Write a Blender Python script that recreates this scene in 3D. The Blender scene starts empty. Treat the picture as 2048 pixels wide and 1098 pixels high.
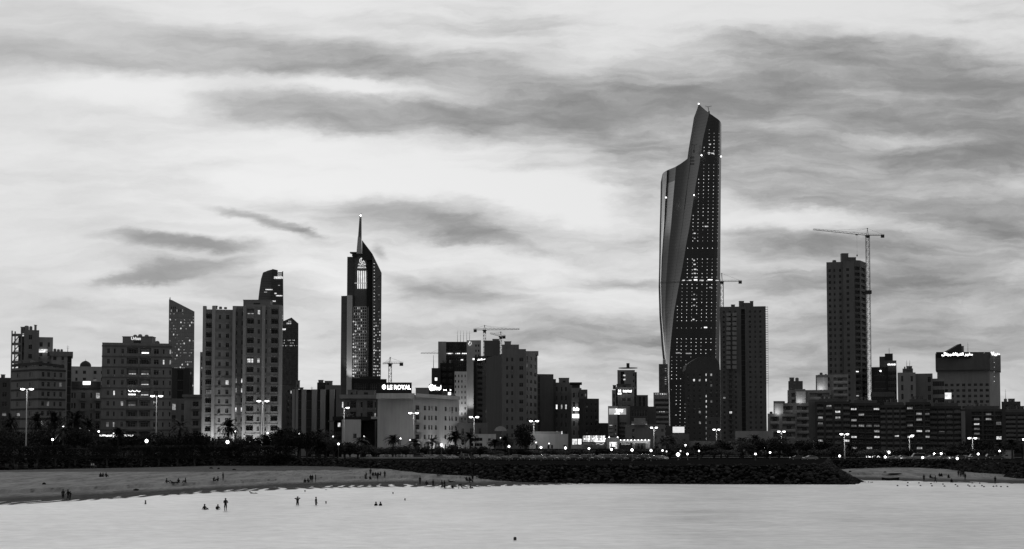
import bpy, math, random
from mathutils import Vector, Matrix, noise as mnoise
rnd = random.Random(7)
R = math.radians
SC = bpy.context.scene
COL = SC.collection

# ------------------------------------------------------------------ camera
F, CX, CY, HOR = 2900.0, 1024.0, 731.0, 888.0   # rising-front lens: principal point below the frame centre
TH = math.atan((HOR - CY) / F)
CH = 9.0
cam = bpy.data.cameras.new('camera'); camo = bpy.data.objects.new('camera', cam); COL.objects.link(camo)
cam.sensor_width = 36; cam.lens = F / 2048 * 36; cam.shift_y = (731.0 - 549.0) / 2048; cam.clip_start = 0.5; cam.clip_end = 60000
camo.location = (0, 0, CH); camo.rotation_euler = (math.pi / 2 + TH, 0, 0)
SC.camera = camo
SC.view_settings.view_transform = 'Standard'; SC.view_settings.look = 'None'
SC.view_settings.exposure = 0; SC.view_settings.gamma = 1

def P(u, v, Y):
    a, b = (u - CX) / F, (CY - v) / F
    den = math.cos(TH) - b * math.sin(TH)
    return Vector((a / den * Y, Y, CH + (math.sin(TH) + b * math.cos(TH)) / den * Y))
def G(u, v, z=0.0):
    d = P(u, v, 1.0) - Vector((0, 0, CH)); t = (z - CH) / d.z
    return Vector((d.x * t, t, z))
def ZV(v, Y): return P(0, v, Y).z

# ------------------------------------------------------------------ world: dusk sky with streaky cloud
W = bpy.data.worlds.new('World'); SC.world = W; W.use_nodes = True
nt = W.node_tree; nt.nodes.clear()
def N(t, **k):
    n = nt.nodes.new(t)
    for a, b in k.items(): setattr(n, a, b)
    return n
def L(a, b): nt.links.new(a, b)
def Mt(op, a, b=None, c=None, clamp=False):
    n = N('ShaderNodeMath', operation=op); n.use_clamp = clamp
    for i, x in enumerate((a, b, c)):
        if x is None: continue
        if isinstance(x, (int, float)): n.inputs[i].default_value = x
        else: L(x, n.inputs[i])
    return n.outputs[0]
tc = N('ShaderNodeTexCoord')
sep = N('ShaderNodeSeparateXYZ'); L(tc.outputs['Generated'], sep.inputs[0])
ay = Mt('MAXIMUM', Mt('ABSOLUTE', sep.outputs[1]), 0.12)
px = Mt('DIVIDE', sep.outputs[0], ay); pz = Mt('DIVIDE', Mt('ABSOLUTE', sep.outputs[2]), ay)
cmb = N('ShaderNodeCombineXYZ'); L(px, cmb.inputs[0]); L(pz, cmb.inputs[1]); L(sep.outputs[1], cmb.inputs[2])
def noise(vec, scale, loc=(0, 0, 0), rot=0, sx=1, sy=1, detail=6, rough=0.55, dist=0.0):
    m = N('ShaderNodeMapping'); m.inputs['Location'].default_value = loc
    m.inputs['Rotation'].default_value = (0, 0, rot); m.inputs['Scale'].default_value = (sx, sy, 0.3)
    L(vec, m.inputs[0])
    n = N('ShaderNodeTexNoise'); n.inputs['Scale'].default_value = scale; n.inputs['Detail'].default_value = detail
    n.inputs['Roughness'].default_value = rough; n.inputs['Distortion'].default_value = dist
    L(m.outputs[0], n.inputs['Vector']); return n
w1 = noise(cmb.outputs[0], 7, rot=R(-8), sx=1, sy=2.4, detail=7, rough=0.62)
off = N('ShaderNodeVectorMath', operation='SUBTRACT'); L(w1.outputs['Color'], off.inputs[0]); off.inputs[1].default_value = (.5, .5, .5)
offs = N('ShaderNodeVectorMath', operation='MULTIPLY'); L(off.outputs[0], offs.inputs[0]); offs.inputs[1].default_value = (.10, .038, 0)
wp = N('ShaderNodeVectorMath', operation='ADD'); L(cmb.outputs[0], wp.inputs[0]); L(offs.outputs[0], wp.inputs[1])
BL = [  # u, v, half width, half height, tilt (deg, + = falls to the right), amount of cloud
 (-60, 118, 330, 42, 4, .45), (300, 118, 430, 42, 3, .32), (640, 118, 400, 45, 8, .62), (900, 150, 430, 48, 3, .4), (420, 150, 420, 28, 4, .12),
 (560, 205, 200, 40, 8, .62), (850, 225, 480, 46, 2, .95), (1180, 235, 330, 50, 1, .22), (650, 250, 260, 25, 10, .1),
 (1060, 120, 330, 90, 12, .22), (1450, 170, 260, 80, -12, .42), (1620, 160, 330, 70, 4, .45), (1740, 115, 260, 48, 6, .52), (1960, 165, 330, 80, 5, .62),
 (2020, 260, 330, 110, 3, .60), (1660, 220, 420, 70, 2, .38), (1300, 190, 320, 60, 2, .18), (1500, 250, 400, 55, 2, .28), (1850, 330, 480, 70, -2, .48), (1560, 300, 300, 40, 4, .3),
 (1260, 290, 260, 50, 2, .2), (1280, 385, 130, 80, 30, .38), (1560, 370, 260, 50, 12, .30), (1800, 400, 400, 42, 6, .42), (2000, 430, 300, 60, 8, .46),
 (360, 492, 190, 20, 3, .75), (300, 560, 150, 17, -4, .62), (450, 565, 240, 34, 12, .50), (400, 540, 150, 22, -8, .35),
 (530, 446, 150, 15, 17, .55), (620, 470, 60, 8, 10, .3), (840, 435, 290, 36, 5, .85), (960, 470, 190, 26, 14, .42), (1240, 495, 180, 30, 6, .30),
 (880, 580, 160, 38, -2, .95), (800, 560, 60, 22, 20, .3), (775, 508, 40, 12, 15, .3), (1000, 655, 420, 50, 0, .34), (1150, 680, 260, 30, 0, .28),
 (1240, 560, 120, 20, 4, .3), (1000, 600, 200, 26, 4, .22), (1540, 480, 150, 30, 4, .36), (1680, 490, 130, 26, 0, .30), (1620, 560, 300, 30, 2, .28),
 (1900, 500, 350, 34, 3, .45), (1950, 560, 330, 42, 10, .42), (1800, 620, 400, 50, 3, .36), (2000, 660, 400, 60, 2, .38), (1620, 650, 320, 50, 0, .25),
 (1900, 740, 500, 60, 0, .30), (1200, 760, 500, 60, 0, .24), (500, 700, 700, 90, 0, .20), (100, 620, 500, 120, 0, .20), (60, 400, 420, 220, 0, .12), (0, 20, 500, 60, 6, .22),
 (1800, 620, 700, 330, 0, .22), (1900, 120, 500, 120, 4, .15),
 (360, 490, 150, 12, 4, .5), (290, 562, 120, 9, -3, .5),
 # brighter gaps
 (720, 184, 380, 22, 3, -.85), (300, 190, 260, 30, 3, -.3), (1770, 182, 120, 26, 4, -.42), (1860, 282, 190, 24, -2, -.50), (1700, 268, 140, 16, 2, -.25), (1000, 390, 360, 70, 6, -.30), (1750, 30, 600, 60, 4, -.2), (620, 320, 260, 70, 0, -.1),
 (1980, 372, 220, 22, -3, -.42), (1600, 440, 220, 26, 0, -.28), (1850, 455, 200, 16, 8, -.22), (1230, 330, 140, 30, 14, -.2), (620, 400, 200, 30, 12, -.15)]
P0 = Vector((0, 0, CH))
acc = 0.0
for (u, v, hw, hh, tilt, amp) in BL:
    c = P(u, v, 1.0) - P0
    m = N('ShaderNodeMapping', vector_type='TEXTURE')
    m.inputs['Location'].default_value = (c.x, c.z, 0); m.inputs['Rotation'].default_value = (0, 0, R(-tilt))
    if hh < 30 and amp > 0: hw *= .8; hh *= .8; amp *= 1.45
    m.inputs['Scale'].default_value = (hw * 1.4 / F, hh * 1.6 / F, 1e6)
    L(wp.outputs[0], m.inputs[0])
    g = N('ShaderNodeTexGradient', gradient_type='SPHERICAL'); L(m.outputs[0], g.inputs[0])
    sm = N('ShaderNodeMapRange', interpolation_type='SMOOTHSTEP'); L(g.outputs['Fac'], sm.inputs[0]); sm.inputs[4].default_value = amp
    acc = Mt('ADD', sm.outputs[0], acc)
f1 = noise(wp.outputs[0], 6, loc=(.3, 1.7, 0), rot=R(-4), sx=.8, sy=6, detail=9, rough=.58, dist=.15)
f2 = noise(wp.outputs[0], 17, loc=(2, .4, 0), rot=R(-10), sx=1, sy=4, detail=8, rough=.55, dist=.1)
acc = Mt('DIVIDE', Mt('MULTIPLY', acc, 1.5), Mt('ADD', Mt('MULTIPLY', Mt('MAXIMUM', acc, 0.0), .8), 1.0))
f3 = noise(wp.outputs[0], 34, loc=(5, 2, 0), rot=R(-7), sx=.8, sy=5, detail=8, rough=.65)
fine = Mt('SUBTRACT', Mt('ADD', Mt('ADD', Mt('MULTIPLY', f1.outputs['Fac'], .5), Mt('MULTIPLY', f2.outputs['Fac'], .32)), Mt('MULTIPLY', f3.outputs['Fac'], .18)), .5)
side = N('ShaderNodeMapRange'); L(px, side.inputs[0]); side.inputs[1].default_value = -.36; side.inputs[2].default_value = .1
side.inputs[3].default_value = .75; side.inputs[4].default_value = 2.5
dens = Mt('ADD', acc, Mt('MULTIPLY', fine, side.outputs[0]))
cv = N('ShaderNodeMapRange', interpolation_type='SMOOTHSTEP'); L(dens, cv.inputs[0]); cv.inputs[1].default_value = -.30; cv.inputs[2].default_value = 1.12
body_ = Mt('ADD', Mt('MULTIPLY', fine, .9), 1.0)
trans = Mt('SUBTRACT', 1.06, Mt('MULTIPLY', Mt('MULTIPLY', cv.outputs[0], body_), .66))
sky = N('ShaderNodeTexSky', sky_type='NISHITA'); sky.sun_disc = False
SUN_EL, SUN_AZ = R(3), R(-14)
sky.sun_elevation = SUN_EL; sky.sun_rotation = SUN_AZ; sky.dust_density = 3.0
bw = N('ShaderNodeRGBToBW'); L(sky.outputs[0], bw.inputs[0])
flat = Mt('POWER', Mt('MAXIMUM', bw.outputs[0], .01), .08)     # high thin veil evens out the glow
east = N('ShaderNodeMapRange', interpolation_type='SMOOTHSTEP'); L(sep.outputs[1], east.inputs[0])
east.inputs[1].default_value = -.55; east.inputs[2].default_value = .75; east.inputs[3].default_value = .33; east.inputs[4].default_value = 1.0
lum = Mt('MULTIPLY', Mt('MULTIPLY', flat, trans), east.outputs[0])
bg = N('ShaderNodeBackground'); L(Mt('MULTIPLY', lum, 5.05), bg.inputs[0]); bg.inputs[1].default_value = .13
wo = N('ShaderNodeOutputWorld'); L(bg.outputs[0], wo.inputs[0])
W.cycles.sampling_method = 'MANUAL'; W.cycles.sample_map_resolution = 512

sun = bpy.data.lights.new('sun', 'SUN'); sun.energy = 0.05; sun.angle = R(30); sun.color = (1, 1, 1)
suno = bpy.data.objects.new('sun', sun); COL.objects.link(suno)
suno.rotation_euler = Vector((math.sin(R(-14)), math.cos(R(-14)), math.tan(R(12)))).to_track_quat('Z', 'Y').to_euler()

# ------------------------------------------------------------------ materials
MATS = {}
def wall(v, rough=.85, stain=.35, key='', scale=.18, bands=0.0, spec=.12, lines=None):
    k = ('wall', round(v, 3), rough, stain, key, bands, lines)
    if k in MATS: return MATS[k]
    m = bpy.data.materials.new('wall_paint_%d' % len(MATS)); m.use_nodes = True; MATS[k] = m
    t = m.node_tree; b = t.nodes['Principled BSDF']; b.inputs['Roughness'].default_value = rough
    b.inputs['Specular IOR Level'].default_value = spec
    o = t.nodes.new('ShaderNodeTexCoord'); geo = t.nodes.new('ShaderNodeNewGeometry')
    mp = t.nodes.new('ShaderNodeMapping'); mp.inputs['Scale'].default_value = (1, 1, .35)
    t.links.new(geo.outputs['Position'], mp.inputs[0])
    n = t.nodes.new('ShaderNodeTexNoise'); n.inputs['Scale'].default_value = scale; n.inputs['Detail'].default_value = 7; n.inputs['Roughness'].default_value = .65
    t.links.new(mp.outputs[0], n.inputs['Vector'])
    mp2 = t.nodes.new('ShaderNodeMapping'); mp2.inputs['Scale'].default_value = (1, 1, .06)
    t.links.new(geo.outputs['Position'], mp2.inputs[0])
    n2 = t.nodes.new('ShaderNodeTexNoise'); n2.inputs['Scale'].default_value = 1.1; n2.inputs['Detail'].default_value = 4
    t.links.new(mp2.outputs[0], n2.inputs['Vector'])
    def mm(op, a, bb):
        q = t.nodes.new('ShaderNodeMath'); q.operation = op
        for i, x in enumerate((a, bb)):
            if isinstance(x, (int, float)): q.inputs[i].default_value = x
            else: t.links.new(x, q.inputs[i])
        return q.outputs[0]
    s = mm('ADD', mm('MULTIPLY', mm('SUBTRACT', n.outputs[0], .5), stain * 2.2), mm('MULTIPLY', mm('SUBTRACT', n2.outputs[0], .5), stain * 1.3))
    val = mm('MULTIPLY', mm('ADD', s, 1.0), v)
    if lines:
        sp = t.nodes.new('ShaderNodeSeparateXYZ'); t.links.new(geo.outputs['Position'], sp.inputs[0])
        fr = mm('FRACT', mm('DIVIDE', sp.outputs[2], lines), 0.0)
        ln = mm('LESS_THAN', fr, .16)
        val = mm('MULTIPLY', val, mm('SUBTRACT', 1.0, mm('MULTIPLY', ln, .14)))
    t.links.new(val, b.inputs['Base Color'])
    return m
def glassm(v=.02, rough=.12, key='g', metal=0.0, spec=.6):
    k = ('glass', v, rough, key, metal)
    if k in MATS: return MATS[k]
    m = bpy.data.materials.new('window_glass_%d' % len(MATS)); m.use_nodes = True; MATS[k] = m
    t = m.node_tree; b = t.nodes['Principled BSDF']; b.inputs['Roughness'].default_value = rough; b.inputs['Metallic'].default_value = metal
    b.inputs['Specular IOR Level'].default_value = spec
    oi = t.nodes.new('ShaderNodeObjectInfo'); g = t.nodes.new('ShaderNodeNewGeometry')
    n = t.nodes.new('ShaderNodeTexNoise'); n.inputs['Scale'].default_value = .35; n.inputs['Detail'].default_value = 3
    t.links.new(g.outputs['Position'], n.inputs['Vector'])
    a = t.nodes.new('ShaderNodeMath'); a.operation = 'MULTIPLY_ADD'; a.inputs[1].default_value = v * 2.2; a.inputs[2].default_value = v * .2
    t.links.new(oi.outputs['Random'], a.inputs[0])
    c = t.nodes.new('ShaderNodeMath'); c.operation = 'MULTIPLY'; t.links.new(a.outputs[0], c.inputs[0])
    d = t.nodes.new('ShaderNodeMath'); d.operation = 'MULTIPLY'; d.inputs[1].default_value = 2; t.links.new(n.outputs[0], d.inputs[0]); t.links.new(d.outputs[0], c.inputs[1])
    t.links.new(c.outputs[0], b.inputs['Base Color'])
    return m
def emis(s, vary=.5, key='', nscale=.9):
    k = ('em', s, vary, key)
    if k in MATS: return MATS[k]
    m = bpy.data.materials.new('lit_surface_%d' % len(MATS)); m.use_nodes = True; MATS[k] = m
    t = m.node_tree; b = t.nodes['Principled BSDF']; b.inputs['Base Color'].default_value = (.3, .3, .3, 1)
    b.inputs['Emission Color'].default_value = (1, 1, 1, 1)
    g = t.nodes.new('ShaderNodeNewGeometry'); n = t.nodes.new('ShaderNodeTexNoise'); n.inputs['Scale'].default_value = nscale; n.inputs['Detail'].default_value = 3
    t.links.new(g.outputs['Position'], n.inputs['Vector'])
    r = t.nodes.new('ShaderNodeMapRange'); r.inputs[1].default_value = .3; r.inputs[2].default_value = .7
    r.inputs[3].default_value = s * (1 - vary); r.inputs[4].default_value = s * (1 + vary)
    t.links.new(n.outputs[0], r.inputs[0]); t.links.new(r.outputs[0], b.inputs['Emission Strength'])
    m.cycles.emission_sampling = 'NONE'
    return m
def plain(v, rough=.7, metal=0.0, key=''):
    return wall(v, rough, .15, 'p' + key, 1.2) if metal == 0 else glassm(v, rough, 'm', metal)
DARK = wall(.05, .8, .3, 'd'); METAL = wall(.12, .5, .2, 'm'); TRIM = wall(.22, .8, .2, 't')
WG = glassm(.012, .12, 'wg', 0.0, .3); LIT = [None, emis(.10, .7, 'a', 1.2), emis(.28, .8, 'b', 1.3), emis(.7, .75, 'c', 1.3), emis(1.8, .35, 'd')]
LAMPG = emis(5, .05, 'lamp'); 

# ------------------------------------------------------------------ mesh builder
class MB:
    def __init__(s): s.v = []; s.f = []; s.m = []; s.mats = []
    def mi(s, m):
        if m not in s.mats: s.mats.append(m)
        return s.mats.index(m)
    def face(s, pts, m):
        b = len(s.v); s.v += [tuple(p) for p in pts]; s.f.append(tuple(range(b, b + len(pts)))); s.m.append(s.mi(m))
    def box(s, a, b, m, M=None):
        x0, y0, z0 = a; x1, y1, z1 = b
        c = [Vector(p) for p in ((x0, y0, z0), (x1, y0, z0), (x1, y1, z0), (x0, y1, z0), (x0, y0, z1), (x1, y0, z1), (x1, y1, z1), (x0, y1, z1))]
        if M is not None: c = [M @ p for p in c]
        k = len(s.v); s.v += [tuple(p) for p in c]; i = s.mi(m)
        for q in ((3, 2, 1, 0), (4, 5, 6, 7), (0, 1, 5, 4), (1, 2, 6, 5), (2, 3, 7, 6), (3, 0, 4, 7)):
            s.f.append(tuple(k + j for j in q)); s.m.append(i)
    def tube(s, a, b, r0, m, r1=None, n=6, cap=True):
        a, b = Vector(a), Vector(b); r1 = r0 if r1 is None else r1
        d = (b - a); 
        if d.length < 1e-6: return
        d.normalize(); u = d.orthogonal().normalized(); w = d.cross(u); k = len(s.v); i = s.mi(m)
        for c, r in ((a, r0), (b, r1)):
            for j in range(n):
                t = 2 * math.pi * j / n; s.v.append(tuple(c + (u * math.cos(t) + w * math.sin(t)) * r))
        for j in range(n):
            s.f.append((k + j, k + (j + 1) % n, k + n + (j + 1) % n, k + n + j)); s.m.append(i)
        if cap:
            s.f.append(tuple(k + n - 1 - j for j in range(n))); s.m.append(i)
            s.f.append(tuple(k + n + j for j in range(n))); s.m.append(i)
    def lathe(s, prof, m, c=(0, 0, 0), n=12):
        c = Vector(c); k = len(s.v); i = s.mi(m)
        for r, z in prof:
            for j in range(n):
                t = 2 * math.pi * j / n; s.v.append((c.x + r * math.cos(t), c.y + r * math.sin(t), c.z + z))
        for q in range(len(prof) - 1):
            for j in range(n):
                s.f.append((k + q * n + j, k + q * n + (j + 1) % n, k + (q + 1) * n + (j + 1) % n, k + (q + 1) * n + j)); s.m.append(i)
    def prism(s, poly, z0, z1, m, top=True):
        n = len(poly)
        for j in range(n):
            a, b = poly[j], poly[(j + 1) % n]
            s.face([(a[0], a[1], z0), (b[0], b[1], z0), (b[0], b[1], z1), (a[0], a[1], z1)], m)
        if top: s.face([(p[0], p[1], z1) for p in poly], m)
    def elev(s, ol, y0, y1, m, mside=None, sk=0.0):   # elevation outline (x,z) clockwise from lower left, extruded in depth (sk skews the plan)
        n = len(ol); k = sk * (y1 - y0); s.face([(p[0], y0, p[1]) for p in reversed(ol)], m); s.face([(p[0] + k, y1, p[1]) for p in ol], m)
        for j in range(n):
            a, b = ol[j], ol[(j + 1) % n]
            s.face([(a[0], y0, a[1]), (b[0], y0, b[1]), (b[0] + k, y1, b[1]), (a[0] + k, y1, a[1])], mside or m)
    def add(s, o, M):
        k = len(s.v); s.v += [tuple(M @ Vector(p)) for p in o.v]
        mp = [s.mi(m) for m in o.mats]
        for f, i in zip(o.f, o.m): s.f.append(tuple(k + j for j in f)); s.m.append(mp[i])
    def mesh(s, name, smooth=False):
        me = bpy.data.meshes.new(name); me.from_pydata(s.v, [], s.f)
        for m in s.mats: me.materials.append(m)
        me.polygons.foreach_set('material_index', s.m)
        if smooth: me.polygons.foreach_set('use_smooth', [True] * len(s.f))
        me.update(); return me
    def obj(s, name, parent=None, smooth=False, loc=(0, 0, 0)):
        o = bpy.data.objects.new(name, s.mesh(name, smooth)); COL.objects.link(o); o.location = loc
        if parent: o.parent = parent
        return o
def tag(o, label=None, cat=None, group=None, kind=None):
    if label: o['label'] = label
    if cat: o['category'] = cat
    if group: o['group'] = group
    if kind: o['kind'] = kind
    return o
def thing(name, label, cat, loc, rz=0, group=None):
    o = bpy.data.objects.new(name, None); COL.objects.link(o); o.location = loc; o.rotation_euler = (0, 0, rz)
    o.empty_display_size = .5
    return tag(o, label, cat, group)
def part(name, mesh, parent, loc=(0, 0, 0), rot=(0, 0, 0), label=None):
    o = bpy.data.objects.new(name, mesh); COL.objects.link(o); o.parent = parent; o.location = loc; o.rotation_euler = rot
    if label: o['label'] = label
    return o
def copy_tree(o, parent=None):
    c = o.copy(); COL.objects.link(c)
    if parent: c.parent = parent
    for ch in list(o.children): copy_tree(ch, c)
    return c
ORD = ['first', 'second', 'third', 'fourth', 'fifth', 'sixth', 'seventh', 'eighth', 'ninth', 'tenth', 'eleventh', 'twelfth', 'thirteenth', 'fourteenth', 'fifteenth', 'sixteenth', 'seventeenth', 'eighteenth', 'nineteenth', 'twentieth',
       'twenty-first', 'twenty-second', 'twenty-third', 'twenty-fourth', 'twenty-fifth', 'twenty-sixth', 'twenty-seventh', 'twenty-eighth', 'twenty-ninth', 'thirtieth'] + ['thirty-' + x for x in ('first', 'second', 'third', 'fourth', 'fifth', 'sixth', 'seventh', 'eighth', 'ninth')] + ['fortieth']
ORD += ['forty-' + x for x in ORD[:9]] + ['fiftieth'] + ['fifty-' + x for x in ORD[:9]] + ['sixtieth'] + ['sixty-' + x for x in ORD[:9]] + ['seventieth']

# ------------------------------------------------------------------ text
FORMS = {  # isolated, final, initial, medial
 'ا': 'ﺍﺎﺍﺎ', 'ر': 'ﺭﺮﺭﺮ', 'و': 'ﻭﻮﻭﻮ', 'د': 'ﺩﺪﺩﺪ', 'ة': 'ﺓﺔﺓﺔ', 'ف': 'ﻑﻒﻓﻔ', 'ن': 'ﻥﻦﻧﻨ', 'ق': 'ﻕﻖﻗﻘ', 'س': 'ﺱﺲﺳﺴ', 'ي': 'ﻱﻲﻳﻴ',
 'ت': 'ﺕﺖﺗﺘ', 'ش': 'ﺵﺶﺷﺸ', 'ل': 'ﻝﻞﻟﻠ', 'ه': 'ﻩﻪﻫﻬ'}
NOJOIN = 'اردوة '
def arab(t):
    out = []
    for i, c in enumerate(t):
        if c == ' ': out.append(c); continue
        pj = i > 0 and t[i - 1] not in NOJOIN; nj = i < len(t) - 1 and t[i + 1] != ' ' and c not in NOJOIN
        out.append(FORMS[c][(3 if nj else 1) if pj else (2 if nj else 0)])
    return ''.join(reversed(out))
def textmb(body, w, h, mat, bold=.02, ext=.1, shear=0):
    c = bpy.data.curves.new('lettering', 'FONT'); c.body = body; c.size = 1; c.extrude = .02; c.offset = bold; c.resolution_u = 3; c.shear = shear
    o = bpy.data.objects.new('lettering', c); COL.objects.link(o)
    me = bpy.data.meshes.new_from_object(o.evaluated_get(bpy.context.evaluated_depsgraph_get()))
    xs = [v.co.x for v in me.vertices]; ys = [v.co.y for v in me.vertices]
    x0, x1, y0, y1 = min(xs), max(xs), min(ys), max(ys)
    mb = MB(); mb.v = [((v.co.x - (x0 + x1) / 2) * w / (x1 - x0), -v.co.z / .02 * ext / 2 - ext / 2, (v.co.y - y0) * h / (y1 - y0)) for v in me.vertices]
    mb.f = [tuple(p.vertices) for p in me.polygons]; mb.m = [mb.mi(mat)] * len(mb.f)
    bpy.data.objects.remove(o); bpy.data.curves.remove(c); bpy.data.meshes.remove(me)
    return mb

# ------------------------------------------------------------------ building kit
WC = {}
def window_mb(w, h, lit, style):
    k = (round(w, 1), round(h, 1), lit, style)
    if k not in WC:
        w, h = k[0], k[1]; mb = MB(); g = LIT[lit] if lit else WG
        mb.face([(-w / 2, 0, 0), (w / 2, 0, 0), (w / 2, 0, h), (-w / 2, 0, h)], g)
        fr = TRIM if style != 'd' else METAL; t = .07
        for x in (-w / 2, w / 2 - t): mb.box((x, -.06, 0), (x + t, -.003, h), fr)
        for z in (0, h - t): mb.box((-w / 2 + t, -.06, z), (w / 2 - t, -.003, z + t), fr)
        nm = 1 if w < 2.4 else (2 if w < 4 else int(w / 1.4))
        if w > .8:
            for i in range(1, nm + 1):
                x = -w / 2 + w * i / (nm + 1); mb.box((x - .04, -.05, t), (x + .04, -.004, h - t), fr)
            if h > 1.6: mb.box((-w / 2 + t, -.045, h * .68), (w / 2 - t, -.005, h * .68 + .06), fr)
        if lit and w > 1.2:   # a drawn curtain edge or a blind
            q = k[3] + str(k[0]) + str(k[2]); rr = random.Random(q).random()
            if rr < .6: mb.box((-w / 2 + t, -.03, h * (.45 + .3 * rr)), (w / 2 - t, -.01, h - t), wall(.3, .9, .3, 'cur'))
        WC[k] = (mb, mb.mesh('window'))
    return WC[k]
BC = {}
def balcony_mb(w, style, mat, d=1.1):
    k = (round(w, 1), style, mat.name, d)
    if k not in BC:
        w = k[0]; mb = MB()
        if style == 'solid':
            mb.box((-w / 2, -.08, -.12), (w / 2, .08, .95), mat)
        elif style == 'rail':
            mb.box((-w / 2, -.12, -.15), (w / 2, .05, .12), mat)
            mb.box((-w / 2, -.05, .95), (w / 2, 0, 1.03), METAL)
            n = max(2, int(w / .45))
            for i in range(n + 1): x = -w / 2 + .02 + (w - .06) * i / n; mb.box((x, -.04, .12), (x + .03, -.01, .95), METAL)
        else:  # projecting
            mb.box((-w / 2, -d, -.15), (w / 2, 0, .05), mat)
            mb.box((-w / 2, -d, .05), (w / 2, -d + .1, 1.0), mat)
            for x in (-w / 2, w / 2 - .1): mb.box((x, -d + .1, .05), (x + .1, 0, 1.0), mat)
        BC[k] = (mb, mb.mesh('balcony'))
    return BC[k]
_a = MB(); _a.box((-.42, -.42, 0), (.42, -.02, .58), wall(.3, .8, .4, 'ac')); _a.box((-.3, -.45, .1), (.1, -.425, .5), METAL); ACU = (_a, _a.mesh('air_conditioner'))
CW = {'.': 1, ',': .4, 'w': 3, 'W': 4.4, 's': 1.7, 'B': 4.6, 'L': 7, 'g': 2, 'G': 5, 'P': 4.4, 'r': 7, 'R': 14, 'o': 2.2, 'D': 3, 'b': 3}
class Bd:
    def __init__(s, name, label, cat, u, Y, group=None, z0=4.0):
        x = P(u, HOR, Y).x; s.o = Vector((x, Y, z0)); s.root = thing(name, label, cat, s.o, 0, group); s.z0 = z0
        s.mb = MB(); s.reg = []; s.Y = Y
    def loc(s, p): return Vector(p) - s.o
    def add(s, name, src, loc, rz=0, size=1, label=None): s.reg.append((name, src, loc, rz, size, label))
    def facade(s, A, B, z0, z1, m, spec):
        A, B = Vector((A[0], A[1], 0)), Vector((B[0], B[1], 0)); Ln = (B - A).length
        if Ln < .05: return
        t = (B - A) / Ln; n = Vector((t.y, -t.x, 0)); rz = math.atan2(t.y, t.x); mb = s.mb
        def pt(x, z, d=0): q = A + t * x - n * d; return (q.x, q.y, z)
        if not spec or Ln < 1:
            mb.face([pt(0, z0), pt(Ln, z0), pt(Ln, z1), pt(0, z1)], m); return
        cols, nf = spec['c'], spec['n']; top = spec.get('top', 1.2); bot = spec.get('bot', 3.5)
        lit = spec.get('lit', {}); p = spec.get('p', .04); st = spec.get('st', 'n'); bs = spec.get('bs', 'solid'); bm = spec.get('bm', m)
        H = z1 - z0 - top - bot; fh = H / nf; tot = sum(CW[c] for c in cols); x = 0; ops = []
        ci = 0; hs = min(fh / 3.2, 1.25)
        for c in cols:
            cw = CW[c] / tot * Ln; xa, xb = x, x + cw; x += cw
            if c in '.,': continue
            for k in range(nf):
                zf = z1 - top - (k + 1) * fh
                lv = lit.get((k, ci), 0) or (rnd.choice((1, 1, 2, 2, 3)) if rnd.random() < p else 0)
                if c in 'gGD':
                    if k: continue
                    d = .3 if c != 'D' else 1.6
                    ops.append((xa + cw * .08, xb - cw * .08, z0 + .6 * bot, z1 - top * .9, d))
                    m2 = MB(); w, h = cw * .84, z1 - top * .9 - z0 - .6 * bot
                    g = WG if c != 'D' else DARK
                    m2.face([(-w / 2, 0, 0), (w / 2, 0, 0), (w / 2, 0, h), (-w / 2, 0, h)], g)
                    for q in range(1, nf): m2.box((-w / 2, -.08, h * q / nf - .12), (w / 2, -.01, h * q / nf + .12), METAL if c != 'D' else m)
                    s.add('window' if c != 'D' else 'recess', (m2, None), Vector(pt((xa + xb) / 2, z0 + .6 * bot, d - .005)), rz, w * h)
                elif c in 'wWsrRo':
                    fx = {'w': .27, 'W': .2, 's': .2, 'r': .04, 'R': .01, 'o': .3}[c] * cw
                    a, b = xa + fx, xb - fx; za, zb = (zf + .95 * hs, zf + fh - .75 * hs) if c not in 'rR' else (zf + .3 * fh, zf + .88 * fh)
                    ops.append((a, b, za, zb, .22)); s.win((a + b) / 2, za, b - a, zb - za, lv, st, pt, .215, rz)
                elif c in 'BL':
                    a, b = xa + .06 * cw, xb - .06 * cw; za, zb = zf + .12, zf + fh - .38 * hs
                    ops.append((a, b, za, zb, 1.5))
                    ww = min(b - a - .3, 2.4 if c == 'B' else 2.6); s.win((a + b) / 2, za + .12, ww, (zb - za) * .8, lv, st, pt, 1.48, rz)
                    s.add('balcony', balcony_mb(b - a - .02, bs, bm), Vector(pt((a + b) / 2, za + .13, 0)), rz, (b - a))
                elif c in 'Pb':
                    a, b = xa + .22 * cw, xb - .22 * cw; za, zb = zf + .5 * hs, zf + fh - .7 * hs
                    ops.append((a, b, za, zb, .22)); s.win((a + b) / 2, za, b - a, zb - za, lv, st, pt, .215, rz)
                    s.add('balcony', balcony_mb(cw * .86, 'proj', bm), Vector(pt((xa + xb) / 2, zf + .12, 0)), rz, cw)
            ci += 1
        r5 = lambda q: round(q, 4)
        xs = sorted({0.0, r5(Ln)} | {r5(o[0]) for o in ops} | {r5(o[1]) for o in ops}); zs = sorted({r5(z0), r5(z1)} | {r5(o[2]) for o in ops} | {r5(o[3]) for o in ops})
        xi = {q: i for i, q in enumerate(xs)}; zi = {q: i for i, q in enumerate(zs)}
        filled = set()
        for o in ops:
            for i in range(xi[r5(o[0])], xi[r5(o[1])]):
                for j in range(zi[r5(o[2])], zi[r5(o[3])]): filled.add((i, j))
        for j in range(len(zs) - 1):
            i = 0
            while i < len(xs) - 1:
                if (i, j) in filled: i += 1; continue
                i1 = i
                while i1 < len(xs) - 1 and (i1, j) not in filled: i1 += 1
                mb.face([pt(xs[i], zs[j]), pt(xs[i1], zs[j]), pt(xs[i1], zs[j + 1]), pt(xs[i], zs[j + 1])], m); i = i1
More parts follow.
